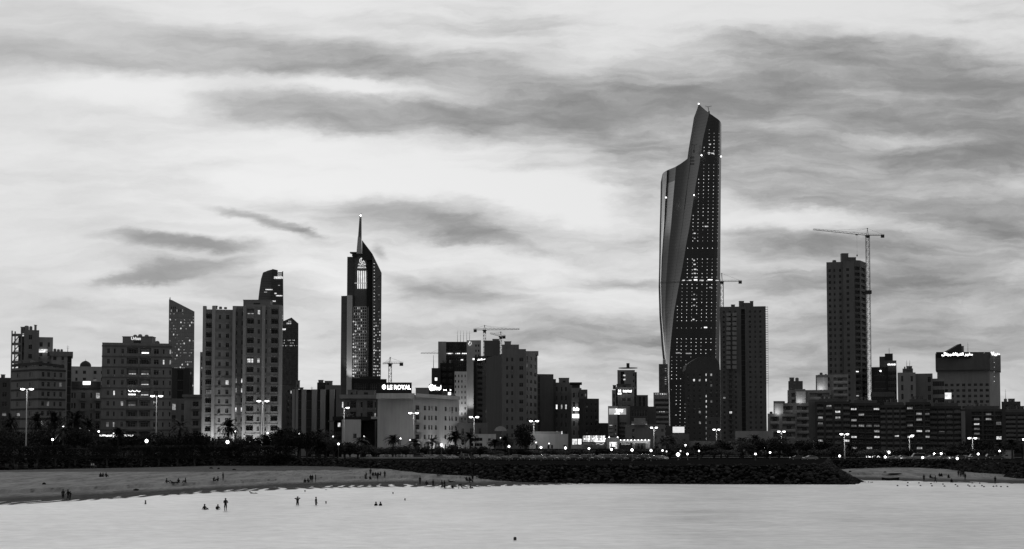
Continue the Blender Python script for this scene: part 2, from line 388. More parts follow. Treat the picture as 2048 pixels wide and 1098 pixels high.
        for (a, b, za, zb, d) in ops:
            mb.face([pt(a, za), pt(a, za, d), pt(a, zb, d), pt(a, zb)], m); mb.face([pt(b, za, d), pt(b, za), pt(b, zb), pt(b, zb, d)], m)
            mb.face([pt(a, za), pt(b, za), pt(b, za, d), pt(a, za, d)], m); mb.face([pt(a, zb, d), pt(b, zb, d), pt(b, zb), pt(a, zb)], m)
            if d > 1: mb.face([pt(a, za, d), pt(b, za, d), pt(b, zb, d), pt(a, zb, d)], m)
        bd = spec.get('band')
        if bd:
            for k in range(nf + 1):
                z = z1 - top - k * fh; hh = spec.get('bh', .35)
                M = Matrix.Translation(A) @ Matrix.Rotation(rz, 4, 'Z'); mb.box((-.1, -.16, z - hh / 2), (Ln + .1, -.004, z + hh / 2), bd, M)
    def win(s, x, z, w, h, lit, st, pt, d, rz):
        if rnd.random() < .14 and d < .5: s.add('air_conditioner', ACU, Vector(pt(x + rnd.choice((-.3, .3)) * w, z - .75, 0)), rz, .5)
        s.add('window', window_mb(w, h, lit, st), Vector(pt(x, z, d)), rz, w * h + (100 if lit else 0), 'lit window' if lit else None)
    def block(s, pts, vtop, m, faces=(), depth=18, z0=None, par=.9, dz=None, sidespec=None, capm=None):
        z0 = s.z0 if z0 is None else (ZV(z0, pts[0][-1]) if z0 > 100 else z0)
        if len(pts) == 1:   # (uL,uR,Y): rectangular block turned to face the camera
            uL, uR, Y = pts[0]; a = P(uL, HOR - 80, Y); b = P(uR, HOR - 80, Y); c = (a + b) / 2; c.z = 0; r = c.normalized(); e = Vector((r.y, -r.x, 0))
            an = math.atan2(b.x, b.y) - math.atan2(a.x, a.y); hw = math.tan(an / 2) * c.length
            p0, p1 = c - e * hw, c + e * hw; poly = [p0, p1]; back = [p1 + r * depth - e * .0, p0 + r * depth]; z1 = ZV(vtop, Y)
        else:
            poly = [P(u, HOR - 80, Y) for u, Y in pts]; z1 = ZV(vtop, min(Y for u, Y in pts))
            if len(poly) == 3: back = [poly[0] + poly[2] - poly[1]]
            else:
                c = (poly[0] + poly[-1]) / 2; c.z = 0; r = c.normalized(); back = [poly[-1] + r * depth, poly[0] + r * depth]
        if dz: z1 = z0 + dz
        F_ = list(faces) + [None] * 10
        for i in range(len(poly) - 1): s.facade(poly[i], poly[i + 1], z0, z1, m, F_[i])
        full = poly + back
        for i in range(len(poly) - 1, len(full)):
            a, b = full[i], full[(i + 1) % len(full)]
            s.mb.face([(a.x, a.y, z0), (b.x, b.y, z0), (b.x, b.y, z1), (a.x, a.y, z1)], m)
        s.mb.face([(q.x, q.y, z1 - par) for q in full], capm or m)
        # parapet thickness
        c = sum((Vector((q.x, q.y, 0)) for q in full), Vector()) / len(full)
        for i in range(len(full)):
            a, b = full[i], full[(i + 1) % len(full)]
            ai = a + (c - Vector((a.x, a.y, 0))).normalized() * .3; bi = b + (c - Vector((b.x, b.y, 0))).normalized() * .3
            s.mb.face([(a.x, a.y, z1), (b.x, b.y, z1), (bi.x, bi.y, z1), (ai.x, ai.y, z1)], m)
            s.mb.face([(ai.x, ai.y, z1), (bi.x, bi.y, z1), (bi.x, bi.y, z1 - par), (ai.x, ai.y, z1 - par)], m)
        s.full, s.z1, s.poly = full, z1, poly
        return s
    def roofs(s, items, m=None, par=.9):
        """items: (uL,uR,vTop,kind) roof pieces standing on the last block"""
        Y = sum(p.y for p in s.full) / len(s.full); z0 = s.z1 - par
        for (uL, uR, vt, kind) in items:
            a, b = P(uL, HOR - 80, Y), P(uR, HOR - 80, Y); zt = ZV(vt, Y); mb = MB(); w = b.x - a.x; c = ((a.x + b.x) / 2, Y, z0); dd = min(5, max(w, 1.5))
            mt = m or TRIM
            if kind == 'box':
                mb.box((-w / 2, -dd / 2, 0), (w / 2, dd / 2, zt - z0), mt); mb.box((-w / 2 - .15, -dd / 2 - .15, zt - z0), (w / 2 + .15, dd / 2 + .15, zt - z0 + .25), mt)
                mb.box((-w * .12, -dd / 2 - .06, .1), (w * .12, -dd / 2 - .003, min(2.1, (zt - z0) * .8)), DARK); nm = 'roof_hut'
            elif kind == 'tank':
                r = w / 2; h = zt - z0; mb.lathe([(0, .0), (r, 0), (r, .85 * h), (r * .7, .96 * h), (0, h)], mt, (0, 0, 0), 14); nm = 'water_tank'
            elif kind == 'mast':
                h = zt - z0; mb.tube((0, 0, 0), (0, 0, h * .6), .16, METAL, .12); mb.tube((0, 0, h * .6), (0, 0, h), .1, METAL, .04)
                for q in (.65, .8): mb.box((-.6, -.04, h * q), (.6, .04, h * q + .06), METAL)
                nm = 'antenna'
            elif kind == 'dish':
                r = max(w / 2, .6); mb.tube((0, 0, 0), (0, 0, r), .08, METAL); 
                mb.lathe([(0, -.25 * r), (.6 * r, -.12 * r), (r, .1 * r)], mt, (0, 0, 0), 12)
                k = 12
                mb.v[k:] = [tuple(Matrix.Rotation(R(65), 3, 'X') @ Vector(q) + Vector((0, 0, r * 1.4))) for q in mb.v[k:]]; nm = 'satellite_dish'
            s.add(nm, (mb, None), Vector(c), 0, 50)
        return s
    def pg(s, uL, uR, vT, vB, Y, nx, ny, fw=.6, fh=.6, p=.3, levels=(2, 3), name='window', dark=True, d=.06, mask=None, style='d'):
        """grid of panes proud of a plane at depth Y"""
        xa, xb = P(uL, (vT + vB) / 2, Y).x, P(uR, (vT + vB) / 2, Y).x; za, zb = ZV(vB, Y), ZV(vT, Y); cw, ch = (xb - xa) / nx, (zb - za) / ny
        for j in range(ny):
            for i in range(nx):
                x, z = xa + (i + .5) * cw, zb - (j + 1) * ch + ch * (1 - fh) / 2
                if mask and not mask(x, z): continue
                lv = rnd.choice(levels) if rnd.random() < p else 0
                if not lv and not dark: continue
                s.add(name, window_mb(cw * fw, ch * fh, lv, style), Vector((x, Y - d, z)), 0, 1 + (100 if lv else 0), 'lit window' if lv else None)
    def sign(s, body, uL, uR, vT, vB, Y, board=None, lev=2.6, bold=.02, shear=0, dy=.3, logo=None, label=None, vary=.1):
        a, b = P(uL, vB, Y), P(uR, vT, Y); w, h = b.x - a.x, b.z - a.z; x = (a.x + b.x) / 2
        bo = MB()
        if board:
            ga, gb = P(board[0], board[3], Y), P(board[1], board[2], Y); bo.box((ga.x - x, 0, ga.z - a.z), (gb.x - x, .4, gb.z - a.z), board[4])
        else: bo.box((-w / 2, .02, h * .1), (w / 2, .12, h * .2), METAL); bo.box((-w / 2, .02, h * .7), (w / 2, .12, h * .8), METAL)
        so = part('sign', bo.mesh('sign'), s.root, Vector((x, Y - dy, a.z)) - s.o, label=label)
        t = textmb(body, w, h, emis(lev, vary, 'sg'), bold, .15, shear) if body else MB()
        if logo: logo(t, w, h)
        if t.v: part('lettering', t.mesh('lettering'), so, (0, -.05, 0))
        return so
    def done(s):
        m = MB(); m.v = [tuple(Vector(v) - s.o) for v in s.mb.v]; m.f, m.m, m.mats = s.mb.f, s.mb.m, s.mb.mats
        if m.v: m.obj('walls', s.root)
        by = {}
        for r in s.reg: by.setdefault(r[0], []).append(r)
        for nm, rs in by.items():
            rs.sort(key=lambda r: -r[4])
            for i, r in enumerate(rs[:98 if len(rs) > 100 else 100]):
                me = r[1][1] or r[1][0].mesh(nm)
                part(nm, me, s.root, r[2] - s.o, (0, 0, r[3]), r[5])
            rest = rs[98:] if len(rs) > 100 else []
            if rest:
                mb = MB()
                for r in rest: mb.add(r[1][0], Matrix.Translation(r[2] - s.o) @ Matrix.Rotation(r[3], 4, 'Z'))
                tag(mb.obj(nm, s.root), kind='stuff')
def lamp_light(parent, loc, W_, rad=.3, kind='POINT', rot=None, spot=90):
    l = bpy.data.lights.new('lamp_light', kind); l.energy = W_; l.color = (1, 1, 1)
    if kind == 'AREA': l.size = rad
    else: l.shadow_soft_size = rad
    if kind == 'SPOT': l.spot_size = R(spot); l.spot_blend = .8
    o = bpy.data.objects.new('lamp_light', l); COL.objects.link(o); o.parent = parent; o.location = loc
    if rot is not None: o.rotation_euler = rot
    return o
def flood(s, u, Y, W_, v=None, back=3.0, up=70, spot=100):
    """ground floodlight in front of a wall, aimed up at it (part of the building)"""
    p = P(u, HOR, Y - back); p.z = s.z0 if v is None else ZV(v, Y - back)
    mb = MB(); mb.box((-.4, -.25, 0), (.4, .25, .25), DARK); mb.box((-.35, -.1, .25), (.35, .2, .6), METAL); mb.face([(-.3, -.05, .605), (.3, -.05, .605), (.3, .17, .605), (-.3, .17, .605)], LIT[4])
    o = part('floodlight', mb.mesh('floodlight'), s.root, p - s.o)
    lamp_light(o, (0, 0, .8), W_, .3, 'SPOT', (R(up + 90), 0, 0), spot)
# ------------------------------------------------------------------ ground, water, beach
def interp(pts, x):
    if x <= pts[0][0]: return pts[0][1]
    for (a, b), (c, d) in zip(pts, pts[1:]):
        if x <= c: return b + (d - b) * (x - a) / (c - a)
    return pts[-1][1]
SH = [(0, 1011), (100, 1005), (200, 1000), (300, 993.5), (400, 987.5), (500, 982), (650, 977), (800, 974), (950, 974.5), (1050, 971), (1225, 967), (1300, 966)]
SHX = [(-260, -60), (-160, 70), (-110, 150), (-84, 193)] + [(G(u, v).x, G(u, v).y) for u, v in SH] + [(G(u, v).x, G(u, v).y) for u, v in [(1700, 960.5), (1800, 962), (1900, 965), (2048, 968), (2200, 969)]]
def shore(x): return interp(SHX, x)
def sand_z(x, y):
    t = y - shore(x); w0 = max(0, min(1, (x + 5) / -20)); t = t if t < 0 else (t * w0 + (1 - w0) * (t + 12 * min(1, t / 10))); sl = .0205 if x > -60 else .0165
    z = .03 * t if t < 0 else (.0032 * t if t < 34 else .109 + (t - 34) * sl)
    z = min(z, 1.9 + .15 * math.tanh((z - 1.9) * 2)) if z > 1.9 else z
    if t > 34:
        k = min(1, (t - 34) / 20); z += k * (mnoise.noise(Vector((x * .05, y * .05, 0))) * .12 + mnoise.noise(Vector((x * .3, y * .10, 3))) * .07 + mnoise.noise(Vector((x * 1.1, y * .25, 5))) * .035)
    elif t > -3:   # shallow oblique runnels that hold slivers of water along the edge
        w = mnoise.noise(Vector((x * .09, y * .07, 9))); s = math.sin(x * 2.5 + y * .40 + 7 * w) + .5 * mnoise.noise(Vector((x * .5, y * .2, 4)))
        k = max(0, min(1, (33 - t) / 16)) * (.65 + .6 * max(0, min(1, .5 + 1.4 * mnoise.noise(Vector((x * .05, 0, 2))))))
        z -= .42 * max(0, s - .55) * k; z += .03 * max(0, w) * k
    if t > 60: z = max(z, 1.2)
    return z
def grid_obj(name, xs, ys, fz, m, keep=None, smooth=True):
    mb = MB(); nx = len(xs)
    for y in ys:
        for x in xs: mb.v.append((x, y, fz(x, y)))
    i = mb.mi(m)
    for j in range(len(ys) - 1):
        for a in range(nx - 1):
            if keep and not keep(xs[a], ys[j]): continue
            mb.f.append((j * nx + a, j * nx + a + 1, (j + 1) * nx + a + 1, (j + 1) * nx + a)); mb.m.append(i)
    return mb.obj(name, None, smooth)
def newmat(name):
    m = bpy.data.materials.new(name); m.use_nodes = True; return m, m.node_tree, m.node_tree.nodes['Principled BSDF']
def sandmat(lo=.15, hi=.42):
    m, t, b = newmat('sand'); g = t.nodes.new('ShaderNodeNewGeometry')
    n = t.nodes.new('ShaderNodeTexNoise'); n.inputs['Scale'].default_value = .12; n.inputs['Detail'].default_value = 10; n.inputs['Roughness'].default_value = .7
    mp = t.nodes.new('ShaderNodeMapping'); mp.inputs['Scale'].default_value = (3, .5, 1); mp.inputs['Rotation'].default_value = (0, 0, R(8)); t.links.new(g.outputs['Position'], mp.inputs[0]); t.links.new(mp.outputs[0], n.inputs['Vector'])
    cr = t.nodes.new('ShaderNodeMapRange'); cr.inputs[1].default_value = .3; cr.inputs[2].default_value = .7; cr.inputs[3].default_value = lo; cr.inputs[4].default_value = hi; t.links.new(n.outputs[0], cr.inputs[0])
    v = t.nodes.new('ShaderNodeTexVoronoi'); v.inputs['Scale'].default_value = .9; mv = t.nodes.new('ShaderNodeMapping'); mv.inputs['Scale'].default_value = (1.3, .22, 1); t.links.new(g.outputs['Position'], mv.inputs[0]); t.links.new(mv.outputs[0], v.inputs['Vector'])
    n2 = t.nodes.new('ShaderNodeTexNoise'); n2.inputs['Scale'].default_value = 2.2; n2.inputs['Detail'].default_value = 5; t.links.new(mv.outputs[0], n2.inputs['Vector'])
    fr = t.nodes.new('ShaderNodeMapRange'); fr.inputs[1].default_value = .05; fr.inputs[2].default_value = .35; fr.inputs[3].default_value = .45; fr.inputs[4].default_value = 1; t.links.new(v.outputs[0], fr.inputs[0])
    mu0 = t.nodes.new('ShaderNodeMath'); mu0.operation = 'MULTIPLY'; t.links.new(cr.outputs[0], mu0.inputs[0]); t.links.new(fr.outputs[0], mu0.inputs[1])
    sp = t.nodes.new('ShaderNodeSeparateXYZ'); t.links.new(g.outputs['Position'], sp.inputs[0])
    ad = t.nodes.new('ShaderNodeMath'); ad.operation = 'MULTIPLY_ADD'; ad.inputs[1].default_value = .25; t.links.new(n2.outputs[0], ad.inputs[0]); t.links.new(sp.outputs[2], ad.inputs[2])
    wt = t.nodes.new('ShaderNodeMapRange'); wt.inputs[1].default_value = .28; wt.inputs[2].default_value = .56; wt.inputs[3].default_value = .24; wt.inputs[4].default_value = 1; t.links.new(ad.outputs[0], wt.inputs[0])
    mu = t.nodes.new('ShaderNodeMath'); mu.operation = 'MULTIPLY'; t.links.new(mu0.outputs[0], mu.inputs[0]); t.links.new(wt.outputs[0], mu.inputs[1])
    t.links.new(mu.outputs[0], b.inputs['Base Color']); b.inputs['Roughness'].default_value = .95; b.inputs['Specular IOR Level'].default_value = .1
    bp = t.nodes.new('ShaderNodeBump'); bp.inputs['Strength'].default_value = .9; bp.inputs['Distance'].default_value = .35
    s2 = t.nodes.new('ShaderNodeMath'); s2.operation = 'ADD'; t.links.new(v.outputs[0], s2.inputs[0]); t.links.new(n2.outputs[0], s2.inputs[1]); t.links.new(s2.outputs[0], bp.inputs['Height']); t.links.new(bp.outputs[0], b.inputs['Normal'])
    return m
def watermat():
    m, t, b = newmat('sea_water'); g = t.nodes.new('ShaderNodeNewGeometry')
    b.inputs['Base Color'].default_value = (.55, .55, .55, 1); b.inputs['Metallic'].default_value = .82; b.inputs['Specular IOR Level'].default_value = .6
    def ns(sx, sy, sc, det, rot=0):
        mp = t.nodes.new('ShaderNodeMapping'); mp.inputs['Scale'].default_value = (sx, sy, 1); mp.inputs['Rotation'].default_value = (0, 0, R(rot)); t.links.new(g.outputs['Position'], mp.inputs[0])
        n = t.nodes.new('ShaderNodeTexNoise'); n.inputs['Scale'].default_value = sc; n.inputs['Detail'].default_value = det; n.inputs['Roughness'].default_value = .6; t.links.new(mp.outputs[0], n.inputs['Vector']); return n
    a, c, d, e = ns(.8, 1, .10, 9, 8), ns(.8, 1, .75, 6, 25), ns(1, .5, .02, 5), ns(.7, 1, .3, 6, -14)
    def sm(*xs):
        o = None
        for x, w in xs:
            q = t.nodes.new('ShaderNodeMath'); q.operation = 'MULTIPLY_ADD'; q.inputs[1].default_value = w; t.links.new(x.outputs[0], q.inputs[0])
            if o is None: q.inputs[2].default_value = 0
            else: t.links.new(o.outputs[0], q.inputs[2])
            o = q
        return o
    ad = sm((a, 1), (c, 1), (e, .6)); a2 = sm((a, 1), (c, 1.1), (d, 1.3), (e, .9))
    r = t.nodes.new('ShaderNodeMapRange'); r.inputs[1].default_value = 1.8; r.inputs[2].default_value = 2.5; r.inputs[3].default_value = .60; r.inputs[4].default_value = .92; t.links.new(a2.outputs[0], r.inputs[0])
    t.links.new(r.outputs[0], b.inputs['Base Color'])
    r2 = t.nodes.new('ShaderNodeMapRange'); r2.inputs[1].default_value = .3; r2.inputs[2].default_value = .7; r2.inputs[3].default_value = .34; r2.inputs[4].default_value = .5; t.links.new(a.outputs[0], r2.inputs[0]); t.links.new(r2.outputs[0], b.inputs['Roughness'])
    bp = t.nodes.new('ShaderNodeBump'); bp.inputs['Strength'].default_value = .35; bp.inputs['Distance'].default_value = .25; t.links.new(ad.outputs[0], bp.inputs['Height']); t.links.new(bp.outputs[0], b.inputs['Normal'])
    return m
SAND = sandmat(); SAND2 = sandmat(.07, .15); WATER = watermat()
wm = MB(); wm.face([(-6000, -800, 0), (6000, -800, 0), (6000, 600, 0), (-6000, 600, 0)], WATER); tag(wm.obj('water'), kind='structure')
def fr(a, b, s):
    o = []; x = a
    while x < b: o.append(x); x += s
    return o + [b]
def beach():
    xs = fr(-260, -92, 4) + fr(-89, 40, .5) + fr(42, 150, 1.5) + fr(155, 260, 5); ts = fr(-14, -3, 3) + fr(-2, 40, .8) + fr(41.5, 70, 1.5) + fr(73, 280, 3)
    mb = MB(); nx = len(xs); i = mb.mi(SAND)
    for t in ts:
        for x in xs: y = shore(x) + t; mb.v.append((x, y, sand_z(x, y)))
    for j in range(len(ts) - 1):
        for a in range(nx - 1):
            if shore(xs[a]) + ts[j] > 492: continue
            mb.f.append((j * nx + a, j * nx + a + 1, (j + 1) * nx + a + 1, (j + 1) * nx + a)); mb.m.append(i)
    k2 = mb.mi(SAND2)
    for q, f in enumerate(mb.f):
        x, y, z = mb.v[f[0]]
        if y > interp([(-260, 345), (-140, 352), (-80, 366), (-46, 398), (-25, 470)], x) + 2 * mnoise.noise(Vector((x * .2, y * .05, 1))) and x < -20: mb.m[q] = k2
    return mb.obj('beach_sand', None, True)
tag(beach(), kind='structure')

CREST = [(-900, 520), (-150, 490), (0, 490), (400, 490), (650, 460), (830, 405), (900, 374), (1000, 352), (1100, 345), (1225, 339), (1400, 335), (1600, 334), (1640, 337), (1650, 352), (1656, 440), (1800, 444), (1900, 430), (1960, 405), (2048, 372), (2200, 360), (2800, 350)]
TOE = [(-900, 505), (-150, 479), (0, 479), (400, 479), (650, 448), (830, 395), (900, 364), (1000, 342), (1100, 336), (1225, 330), (1400, 326), (1600, 324), (1705, 323), (1722, 345), (1678, 432), (1800, 436), (1890, 419), (1945, 392), (2040, 360), (2200, 348), (2800, 340)]
cp = [P(u, HOR, Y) for u, Y in CREST]; tp = [P(u, HOR, Y) for u, Y in TOE]
PAVE = wall(.018, .9, .4, 'pave', .5, spec=0); GROUND = wall(.014, .95, .4, 'gr', .05, spec=0)
gm = MB()
for i in range(len(cp) - 1):
    a, b = cp[i], cp[i + 1]
    fa, fb = [Vector((q.x * 9000 / q.y, 9000, 4)) for q in (a, b)]
    gm.face([(a.x, a.y, 4), (b.x, b.y, 4), fb, fa], GROUND)
gm.face([(fb.x, fb.y, 4), (fb.x, 340, 4), (9000, 340, 4), (30000, 9000, 4)], GROUND); gm.face([(-30000, 9000, 4), (-9000, 500, 4), (cp[0].x, cp[0].y, 4), Vector((cp[0].x * 9000 / cp[0].y, 9000, 4))], GROUND)
tag(gm.obj('ground'), kind='structure')
em = MB(); EMB = wall(.008, .95, .5, 'emb', .6, spec=0)
for i in range(len(cp) - 1):
    a, b, c, d = tp[i], tp[i + 1], cp[i + 1], cp[i]
    NB = 10
    for p in range(NB):
        for q in range(NB):
            f = lambda s, t: (lambda w: (w.x, w.y, -.6 + 4.63 * t))(a.lerp(b, s).lerp(d.lerp(c, s), t))
            em.face([f(p / NB, q / NB), f((p + 1) / NB, q / NB), f((p + 1) / NB, (q + 1) / NB), f(p / NB, (q + 1) / NB)], EMB)
tag(em.obj('embankment'), kind='structure')
# boulders of the revetment
rocks = []
for s in range(6):
    mb = MB(); rr = random.Random(s)
    ico = [(0, 0, -1), (.72, -.53, -.45), (-.28, -.85, -.45), (-.89, 0, -.45), (-.28, .85, -.45), (.72, .53, -.45), (.28, -.85, .45), (-.72, -.53, .45), (-.72, .53, .45), (.28, .85, .45), (.89, 0, .45), (0, 0, 1)]
    fs = [(0, 1, 2), (1, 0, 5), (0, 2, 3), (0, 3, 4), (0, 4, 5), (1, 5, 10), (2, 1, 6), (3, 2, 7), (4, 3, 8), (5, 4, 9), (1, 10, 6), (2, 6, 7), (3, 7, 8), (4, 8, 9), (5, 9, 10), (6, 10, 11), (7, 6, 11), (8, 7, 11), (9, 8, 11), (10, 9, 11)]
    sc = (rr.uniform(.9, 1.4), rr.uniform(.7, 1.1), rr.uniform(.55, .8))
    mb.v = [tuple(q * k * rr.uniform(.75, 1.15) for q, k in zip(p, sc)) for p in ico]; mb.f = [tuple(reversed(f)) for f in fs]; rocks.append(mb)
RK = [wall(v, .9, .4, 'rk%d' % i, 1.0) for i, v in enumerate((.010, .018, .035, .09))]
bm_ = MB()
for i in range(1, len(cp) - 2):
    a, b, c, d = tp[i], tp[i + 1], cp[i + 1], cp[i]; ln = max((b - a).length, (c - d).length); n = int(ln * 20)
    if i in (12, 13): n = int(ln * 26)
    if i > 17: n = int(ln * 3)
    for _ in range(n):
        s, t = rnd.random(), rnd.random() ** .9
        q = a.lerp(b, s).lerp(d.lerp(c, s), t); z = -.3 + 4.5 * t; k = rnd.uniform(.2, .55) * rnd.choice((1, 1, 1, 1.4)) * (1.15 - .3 * t)
        r = rnd.choice(rocks); r.mats = [rnd.choices(RK, (5, 4, 2, .25))[0]]; r.m = [0] * len(r.f)
        bm_.add(r, Matrix.Translation((q.x, q.y - .3, z + .1)) @ Matrix.Rotation(rnd.random() * 6.3, 4, 'Z') @ Matrix.Rotation(rnd.uniform(-.4, .4), 4, 'X') @ Matrix.Scale(k, 4))
tag(bm_.obj('boulders'), kind='stuff')
# promenade kerb and parking apron, 4 mm above the ground
rd = MB()
for i in range(4, 13):
    a, b = cp[i], cp[i + 1]; o = Vector((0, 3, 0)); q = Vector((0, 12, 0))
    rd.face([(a.x, a.y + 1, 4.006), (b.x, b.y + 1, 4.006), (b.x, b.y + 12, 4.006), (a.x, a.y + 12, 4.006)], PAVE)
tag(rd.obj('pavement'), kind='structure')
ro = MB(); ro.face([(-420, 532, 4.008), (600, 532, 4.008), (600, 548, 4.008), (-420, 548, 4.008)], wall(.05, .8, .2, 'asph', 1))
WHITE = wall(.6, .7, .2, 'wh')
for i in range(120): ro.face([(-400 + i * 8, 539.9, 4.013), (-396 + i * 8, 539.9, 4.013), (-396 + i * 8, 540.1, 4.013), (-400 + i * 8, 540.1, 4.013)], WHITE)
tag(ro.obj('road'), kind='structure')
kb = MB(); y0 = 503
for i in range(14): kb.box((-60 + i * 3.0, y0, 4), (-57.05 + i * 3.0, y0 + .3, 4.5), wall(.5, .8, .3, 'kerb'))
kb_ = kb.obj('low_wall'); tag(kb_, 'low pale kerb wall running in front of the parked cars left of centre', 'low wall')
# ------------------------------------------------------------------ buildings, left to right
wl = lambda v, key='': wall(v, .85, .3, key)
DK = wall(.062, .85, .35, 'dk'); DK2 = wall(.03, .7, .3, 'dk2'); MID = wl(.13); GR = wl(.2); LT = wl(.3); PALE = wl(.42); VL = wl(.62)
def building(name, label, u, Y, cat='building', group=None): return Bd(name, label, cat, u, Y, group)

b = building('apartment_block', 'plain low block cut off by the left edge of the photo', 8, 620)
b.block([(-60, 25, 620)], 755, MID, [dict(c='.w.w.w.', n=7, p=.05)]); b.roofs([(2, 8, 750, 'box')]); b.done()

b = building('apartment_block', 'stepped block with open zigzag stair on its left side behind the banded block', 64, 600)
b.block([(50, 104, 602)], 674, LT, [dict(c='.w.w.s.', n=11, p=.02, bot=4)], depth=16)
b.block([(46, 76, 599)], 660, GR, [dict(c='.w..', n=12, p=0)], depth=14)
b.roofs([(46, 55, 651, 'tank'), (56, 62, 652, 'tank'), (67, 69.5, 651, 'box'), (40, 46, 655, 'box')])
Ys = 600; mb = MB(); x0, x1 = P(26, 700, Ys).x, P(46.5, 700, Ys).x     # stair tower of open flights
for v in range(668, 800, 18):
    z = ZV(v, Ys); mb.box((x0, Ys - 2, z - .18), (x1, Ys + 2, z), GR)
    z2 = ZV(v + 18, Ys); w = x1 - x0
    mb.tube((x0 + .8, Ys - 1.6, z2 + .1), (x1 - .5, Ys - 1.6, z - .1), .22, GR, n=4)
for x in (x0 + .15, x1 - .15):
    for y in (Ys - 1.9, Ys + 1.8): mb.tube((x, y, 4), (x, y, ZV(662, Ys)), .3, GR, n=4)
mb.box((x0 + (x1 - x0) * .42, Ys + 1.2, 4), (x1, Ys + 1.6, ZV(672, Ys)), MID)
for v in range(672, 800, 18): mb.box((x0, Ys - 2.05, ZV(v, Ys) - .3), (x1, Ys - 1.9, ZV(v, Ys) + .75), GR)
s_ = b.root; mb.v = [tuple(Vector(p) - b.o) for p in mb.v]; mb.obj('stair_tower', b.root)
for v in (690, 712, 730):
    p = P(29, v, Ys) ; q = MB(); q.box((-.7, 0, 0), (.7, .05, 2.6), LIT[2]); part('sky_gap_glow', q.mesh('sky_gap_glow'), b.root, Vector((x0 + .9, Ys + 1.9, p.z)) - b.o)  # glowing slabs added for the sky seen between the stair columns
q = MB(); q.box((-2.4, -.1, 0), (2.4, .1, 1.4), LIT[3]); part('terrace_light', q.mesh('terrace_light'), b.root, P(83, 705, 601) - b.o)
b.done()

b = building('apartment_block', 'banded pale block with a shallow pointed parapet at the far left', 76, 560)
b.block([(22, 570), (76, 556), (130, 566)], 733, GR, [dict(c='.,w..w.,', n=8, p=.05, band=DK, bh=.7, lit={(4, 0): 2}), dict(c='.ww.s.w.', n=8, p=.06, band=DK, bh=.7)])
pk = MB()
for (ua, ub, uc) in ((24, 74, 76), (76, 128, 76)):
    A, B, C_ = P(ua, 733, 558), P(ub, 733, 556), P(uc, 727, 556)
a, c, d = P(24, 731, 569) - b.o, P(76, 726, 555.6) - b.o, P(128, 733, 565) - b.o
for p, q in ((a, c), (c, d)):
    e = Vector((0, .5, 0)); pk.face([p - Vector((0, 0, .6)), q - Vector((0, 0, .6)), q + Vector((0, 0, .5)), p + Vector((0, 0, .5))], DK); pk.face([p + Vector((0, 0, .5)), q + Vector((0, 0, .5)), q + e + Vector((0, 0, .5)), p + e + Vector((0, 0, .5))], DK)
    pk.face([q + e - Vector((0, 0, .6)), p + e - Vector((0, 0, .6)), p + e + Vector((0, 0, .5)), q + e + Vector((0, 0, .5))], DK)
pk.obj('parapet', b.root)
b.roofs([(46, 62, 722, 'box'), (64, 70, 722, 'tank'), (84, 92, 724, 'tank')]); b.done()

b = building('apartment_block', 'slim grey block with water tanks and an overhanging roof right of the banded block', 122, 596)
b.block([(101, 142, 596)], 704, LT, [dict(c='w.s.g', n=12, p=.03)])
b.block([(98, 144.5, 595.4)], 703, GR, z0=712.0)
b.roofs([(105, 111, 697, 'tank'), (112, 118, 698, 'tank'), (119, 124, 698, 'tank'), (133, 134.5, 690, 'mast')]); b.done()

b = building('domed_building', 'pale building with a small dark dome on its roof', 170, 700)
b.block([(140, 207, 700)], 733, PALE, [dict(c='..s.,w..w.s', n=11, p=.05)])
q = P(171, 733, 706); dm = MB(); r = 11 / F * 706
dm.lathe([(r, -1.5), (r, .2), (r * .98, .8), (r * .86, 1.5), (r * .6, 2.2), (r * .3, 2.6), (.06, 2.9), (.05, 3.6), (0, 3.7)], DK, n=18); part('dome', dm.mesh('dome', True), b.root, q - b.o)
b.done()

b = building('apartment_block', 'dark-topped block with a stack of rounded balconies and a lit rooftop board', 170, 640)
b.block([(136, 201, 640)], 763, DK, z0=777.0)
b.block([(138, 206, 641)], 776, GR, [dict(c='.ss..P..s.P.', n=5, p=.05, lit={(1, 5): 2, (2, 5): 2, (3, 5): 2, (4, 5): 1}, bot=6)])
b.sign('', 166, 181, 763, 769.5, 638, board=(166, 181, 762.5, 769.5, LIT[4])); b.done()

b = building('apartment_block', 'square grey block with lit balconies and string lights left of the street lamp', 274, 515)
GB = wl(.17, 'gb')
b.block([(203, 343, 515)], 686, GB, [dict(c='..w.s..w,LL,W.s..s', n=10, p=.03, band=wall(.1, .9, .3, 'bnd'), bh=.5, bot=2.5, lit={(0, 4): 4, (2, 3): 3, (2, 4): 3, (3, 4): 3, (4, 3): 4, (4, 4): 3, (4, 1): 3, (5, 2): 2, (5, 3): 1, (7, 0): 1, (8, 1): 4, (7, 1): 2, (1, 6): 3})])
b.roofs([(264, 273, 669, 'tank'), (274, 283, 668, 'tank'), (287, 296, 669, 'tank'), (247, 306, 675, 'box'), (307, 318, 683, 'dish')])
b.sign('Urban', 263, 282, 674, 680, 510, lev=1.0, bold=.01)
mb = MB(); a, c = P(257, 781, 513.2), P(280, 781, 513.2)
for i in range(12):
    x = a.x + (c.x - a.x) * i / 11; z = a.z - .35 * abs(math.sin(i * math.pi / 4)); mb.lathe([(0, -.14), (.14, 0), (0, .14)], LAMPG, (x - b.o.x, a.y - b.o.y, z - b.o.z), 6)
mb.obj('string_lights', b.root)
mb = MB(); a, c = P(200, 873, 508), P(268, 869.5, 508)
for x0_, x1_ in ((0, .38), (.42, .58), (.7, .8), (.84, 1)): mb.box((a.x + (c.x - a.x) * x0_ - b.o.x, -8, a.z - b.o.z), (a.x + (c.x - a.x) * x1_ - b.o.x, -7.7, c.z - b.o.z), LIT[4])
